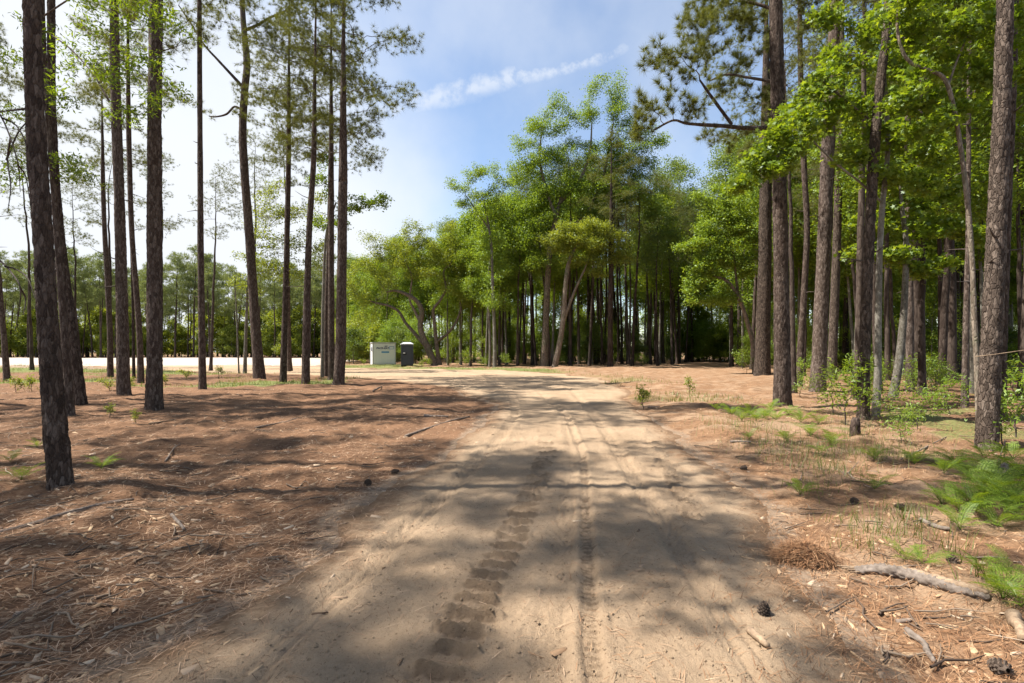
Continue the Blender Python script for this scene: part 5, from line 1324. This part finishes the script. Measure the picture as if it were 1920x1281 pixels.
# dark bare branches reaching in at the left picture edge
def bare(paths, D, label):
    geo = []; base = pix(*paths[0][0][:2], D)
    for path in paths:
        P = np.array([pix(a, b, D+0.15*math.sin(k*1.7)) for k, (a, b) in enumerate(path)])-base
        Q = catmull(np.concatenate([P, np.linspace(.011, .003, len(P))[:, None]], 1), .05); geo.append(tube(Q[:, :3], Q[:, 3], 5))
    tag(obj('bare_branch', mesh_np('bare_branch', *join(geo), M['twig'], True), None, tuple(base)), label, 'branch')
bare([[(-30,470),(0,489),(22,512),(38,540),(36,580),(28,620)], [(10,500),(30,505),(52,522),(66,560)], [(38,540),(48,560),(44,590)]], 5.2, 'dark bare branch drooping at the left picture edge beside the nearest trunk')
bare([[(-30,180),(0,215),(20,260),(34,310),(38,360)], [(5,222),(30,235),(48,270),(50,320)], [(20,260),(14,300),(20,350),(14,400)], [(34,310),(48,330),(55,372)]], 5.6, 'tangle of bare twigs high at the left picture edge')
# split log
lp = [gpix(1606,1074), gpix(1660,1082), gpix(1720,1098), gpix(1790,1122), gpix(1852,1143)]
P = np.array([(a, b, sz(a, b)+.020) for a, b in lp]); base = P[0].copy()
root = thing('fallen_log', 'split weathered log with a pale broken face beside the ferns', 'log', tuple(base))
V, F = trunk_geo(P-base+np.array([0, 0, 0.0]), [.024, .030, .032, .027, .016], 24, 0.010, 5, 0.013, 0.0, (32, 32, 32), 1.5); obj('bark', mesh_np('bark', V, F, M['grey_wood'], True), root)
Q = P[1:]-base+np.array([.010, .018, .020]); V, F = trunk_geo(Q, [.010, .020, .023, .017], 14, 0.012, 6, 0.008, 0, (70, 70, 70), 1.5); obj('split_face', mesh_np('split_face', V, F, M['pale_wood'], True), root)
for k in range(4):
    q = P[0]-base + np.array([-.02*k, .015*(k-1.5), .004*k]); V, F = tube(np.array([q+(.06, 0, 0), q+(-.05, .01*(k-1), .004)]), np.array([.008, .003]), 4); obj('splinter', mesh_np('splinter', V, F, M['pale_wood'], True), root)
# small dark stump
X, Y = gpix(1603, 822); root = thing('tree_stump', 'small dark rotten stump in front of the bright shrubs', 'stump', (X, Y, sz(X, Y)))
V, F = trunk_geo(np.array([(0, 0, -.1), (0, 0, .08), (.01, 0, .22), (.02, 0, .30)]), [.075, .07, .062, .05], 24, .02, 8, .010, .3, (30, 30, 30), .6); obj('trunk', mesh_np('stump', V, F, M['pine_bark'], True), root)
# pine cones
def cone_mesh(seed):
    rng = np.random.default_rng(seed); parts = []
    V, F = tube(np.array([(0, 0, -.045), (0, 0, -.03), (0, 0, .0), (0, 0, .03), (0, 0, .05)]), np.array([.010, .020, .021, .014, .003]), 8); parts.append((V, F))
    for k in range(64):
        t = k/63; zc = -.042+.09*t; rr = .022*math.sin(math.pi*(.28+.66*t))+.002; a = k*2.39996; d = np.array([math.cos(a), math.sin(a), 0]); e = np.array([-math.sin(a), math.cos(a), 0]); up = np.array([0, 0, 1.0])
        p = np.array([0, 0, zc])+d*rr*.5; tip = p+d*rr*1.05+up*.008; w = .0085
        V = np.array([p-e*w*.5, p+e*w*.5, tip+e*w, tip+up*.006+d*.003, tip-e*w, tip-up*.004+d*.004])
        parts.append((V, np.array([[0, 1, 2, 5], [0, 5, 4, 0], [0, 4, 3, 0], [1, 3, 2, 1], [2, 3, 4, 5]])))
    V, F = join(parts); me = bpy.data.meshes.new('pine_cone'); me.from_pydata([tuple(v) for v in V.tolist()], [], [tuple(dict.fromkeys(f)) for f in F.tolist()]); me.materials.append(M['cone']); return me
CM = [cone_mesh(1), cone_mesh(2)]
for k, (px, py, s, lab) in enumerate(((1432,1158,.9,'dark pine cone standing on the sand at lower right'),(740,889,1.0,'pine cone on the sand edge left of the tracks'),(1786,1070,.9,'pine cone on the straw above the split log'),(1690,975,.9,'pine cone in the straw left of the ferns'),
                                (1602,952,1.0,'pine cone on the straw below the low fern'),(690,910,1.0,'pine cone at the shaded left edge of the road'),(1915,905,1.0,'pine cone at the right edge by the trunk'),(1875,1275,1.0,'pine cone in the bottom right corner'),(1395,882,.9,'small cone on the orange straw right of the road'))):
    X, Y = gpix(px, py); o = obj('pine_cone', CM[k % 2], None, (X, Y, sz(X, Y)+.028*s), (R(70 if k else 15), R(20*k), k*1.3), (s, s, s)); tag(o, lab, 'pine cone')
# heap of red straw by the road edge
rng = np.random.default_rng(808); X, Y = gpix(1512, 1050); n = 1500
a = rng.uniform(0, 6.28, n); rr = np.sqrt(rng.uniform(0, 1, n)); C = np.stack([np.cos(a)*rr*.20, np.sin(a)*rr*.16, .11*(1-rr**2)+rng.uniform(0, .02, n)], 1)
dr = unit(np.stack([rng.normal(.8, .6, n), rng.normal(-.2, .5, n), rng.normal(-.1, .2, n)], 1)); L = rng.uniform(.06, .13, (n, 1)); sd = unit(np.cross(dr, (0, 0, 1.0)))*.0014
V = np.stack([C-dr*L-sd+(0, 0, -.01), C-dr*L+sd+(0, 0, -.01), C+sd+(0, 0, .012), C-sd+(0, 0, .012), C+dr*L+(0, 0, -.02)], 1).reshape(-1, 3); k = np.arange(n)*5
F = np.concatenate([np.stack([k, k+1, k+2], 1), np.stack([k, k+2, k+3], 1), np.stack([k+3, k+2, k+4], 1)])
tag(obj('straw_clump', mesh_np('straw_clump', V, F, M['straw_red']), None, (X, Y, sz(X, Y)-.01)), 'tousled clump of red brown pine straw at the right road edge', 'straw clump')
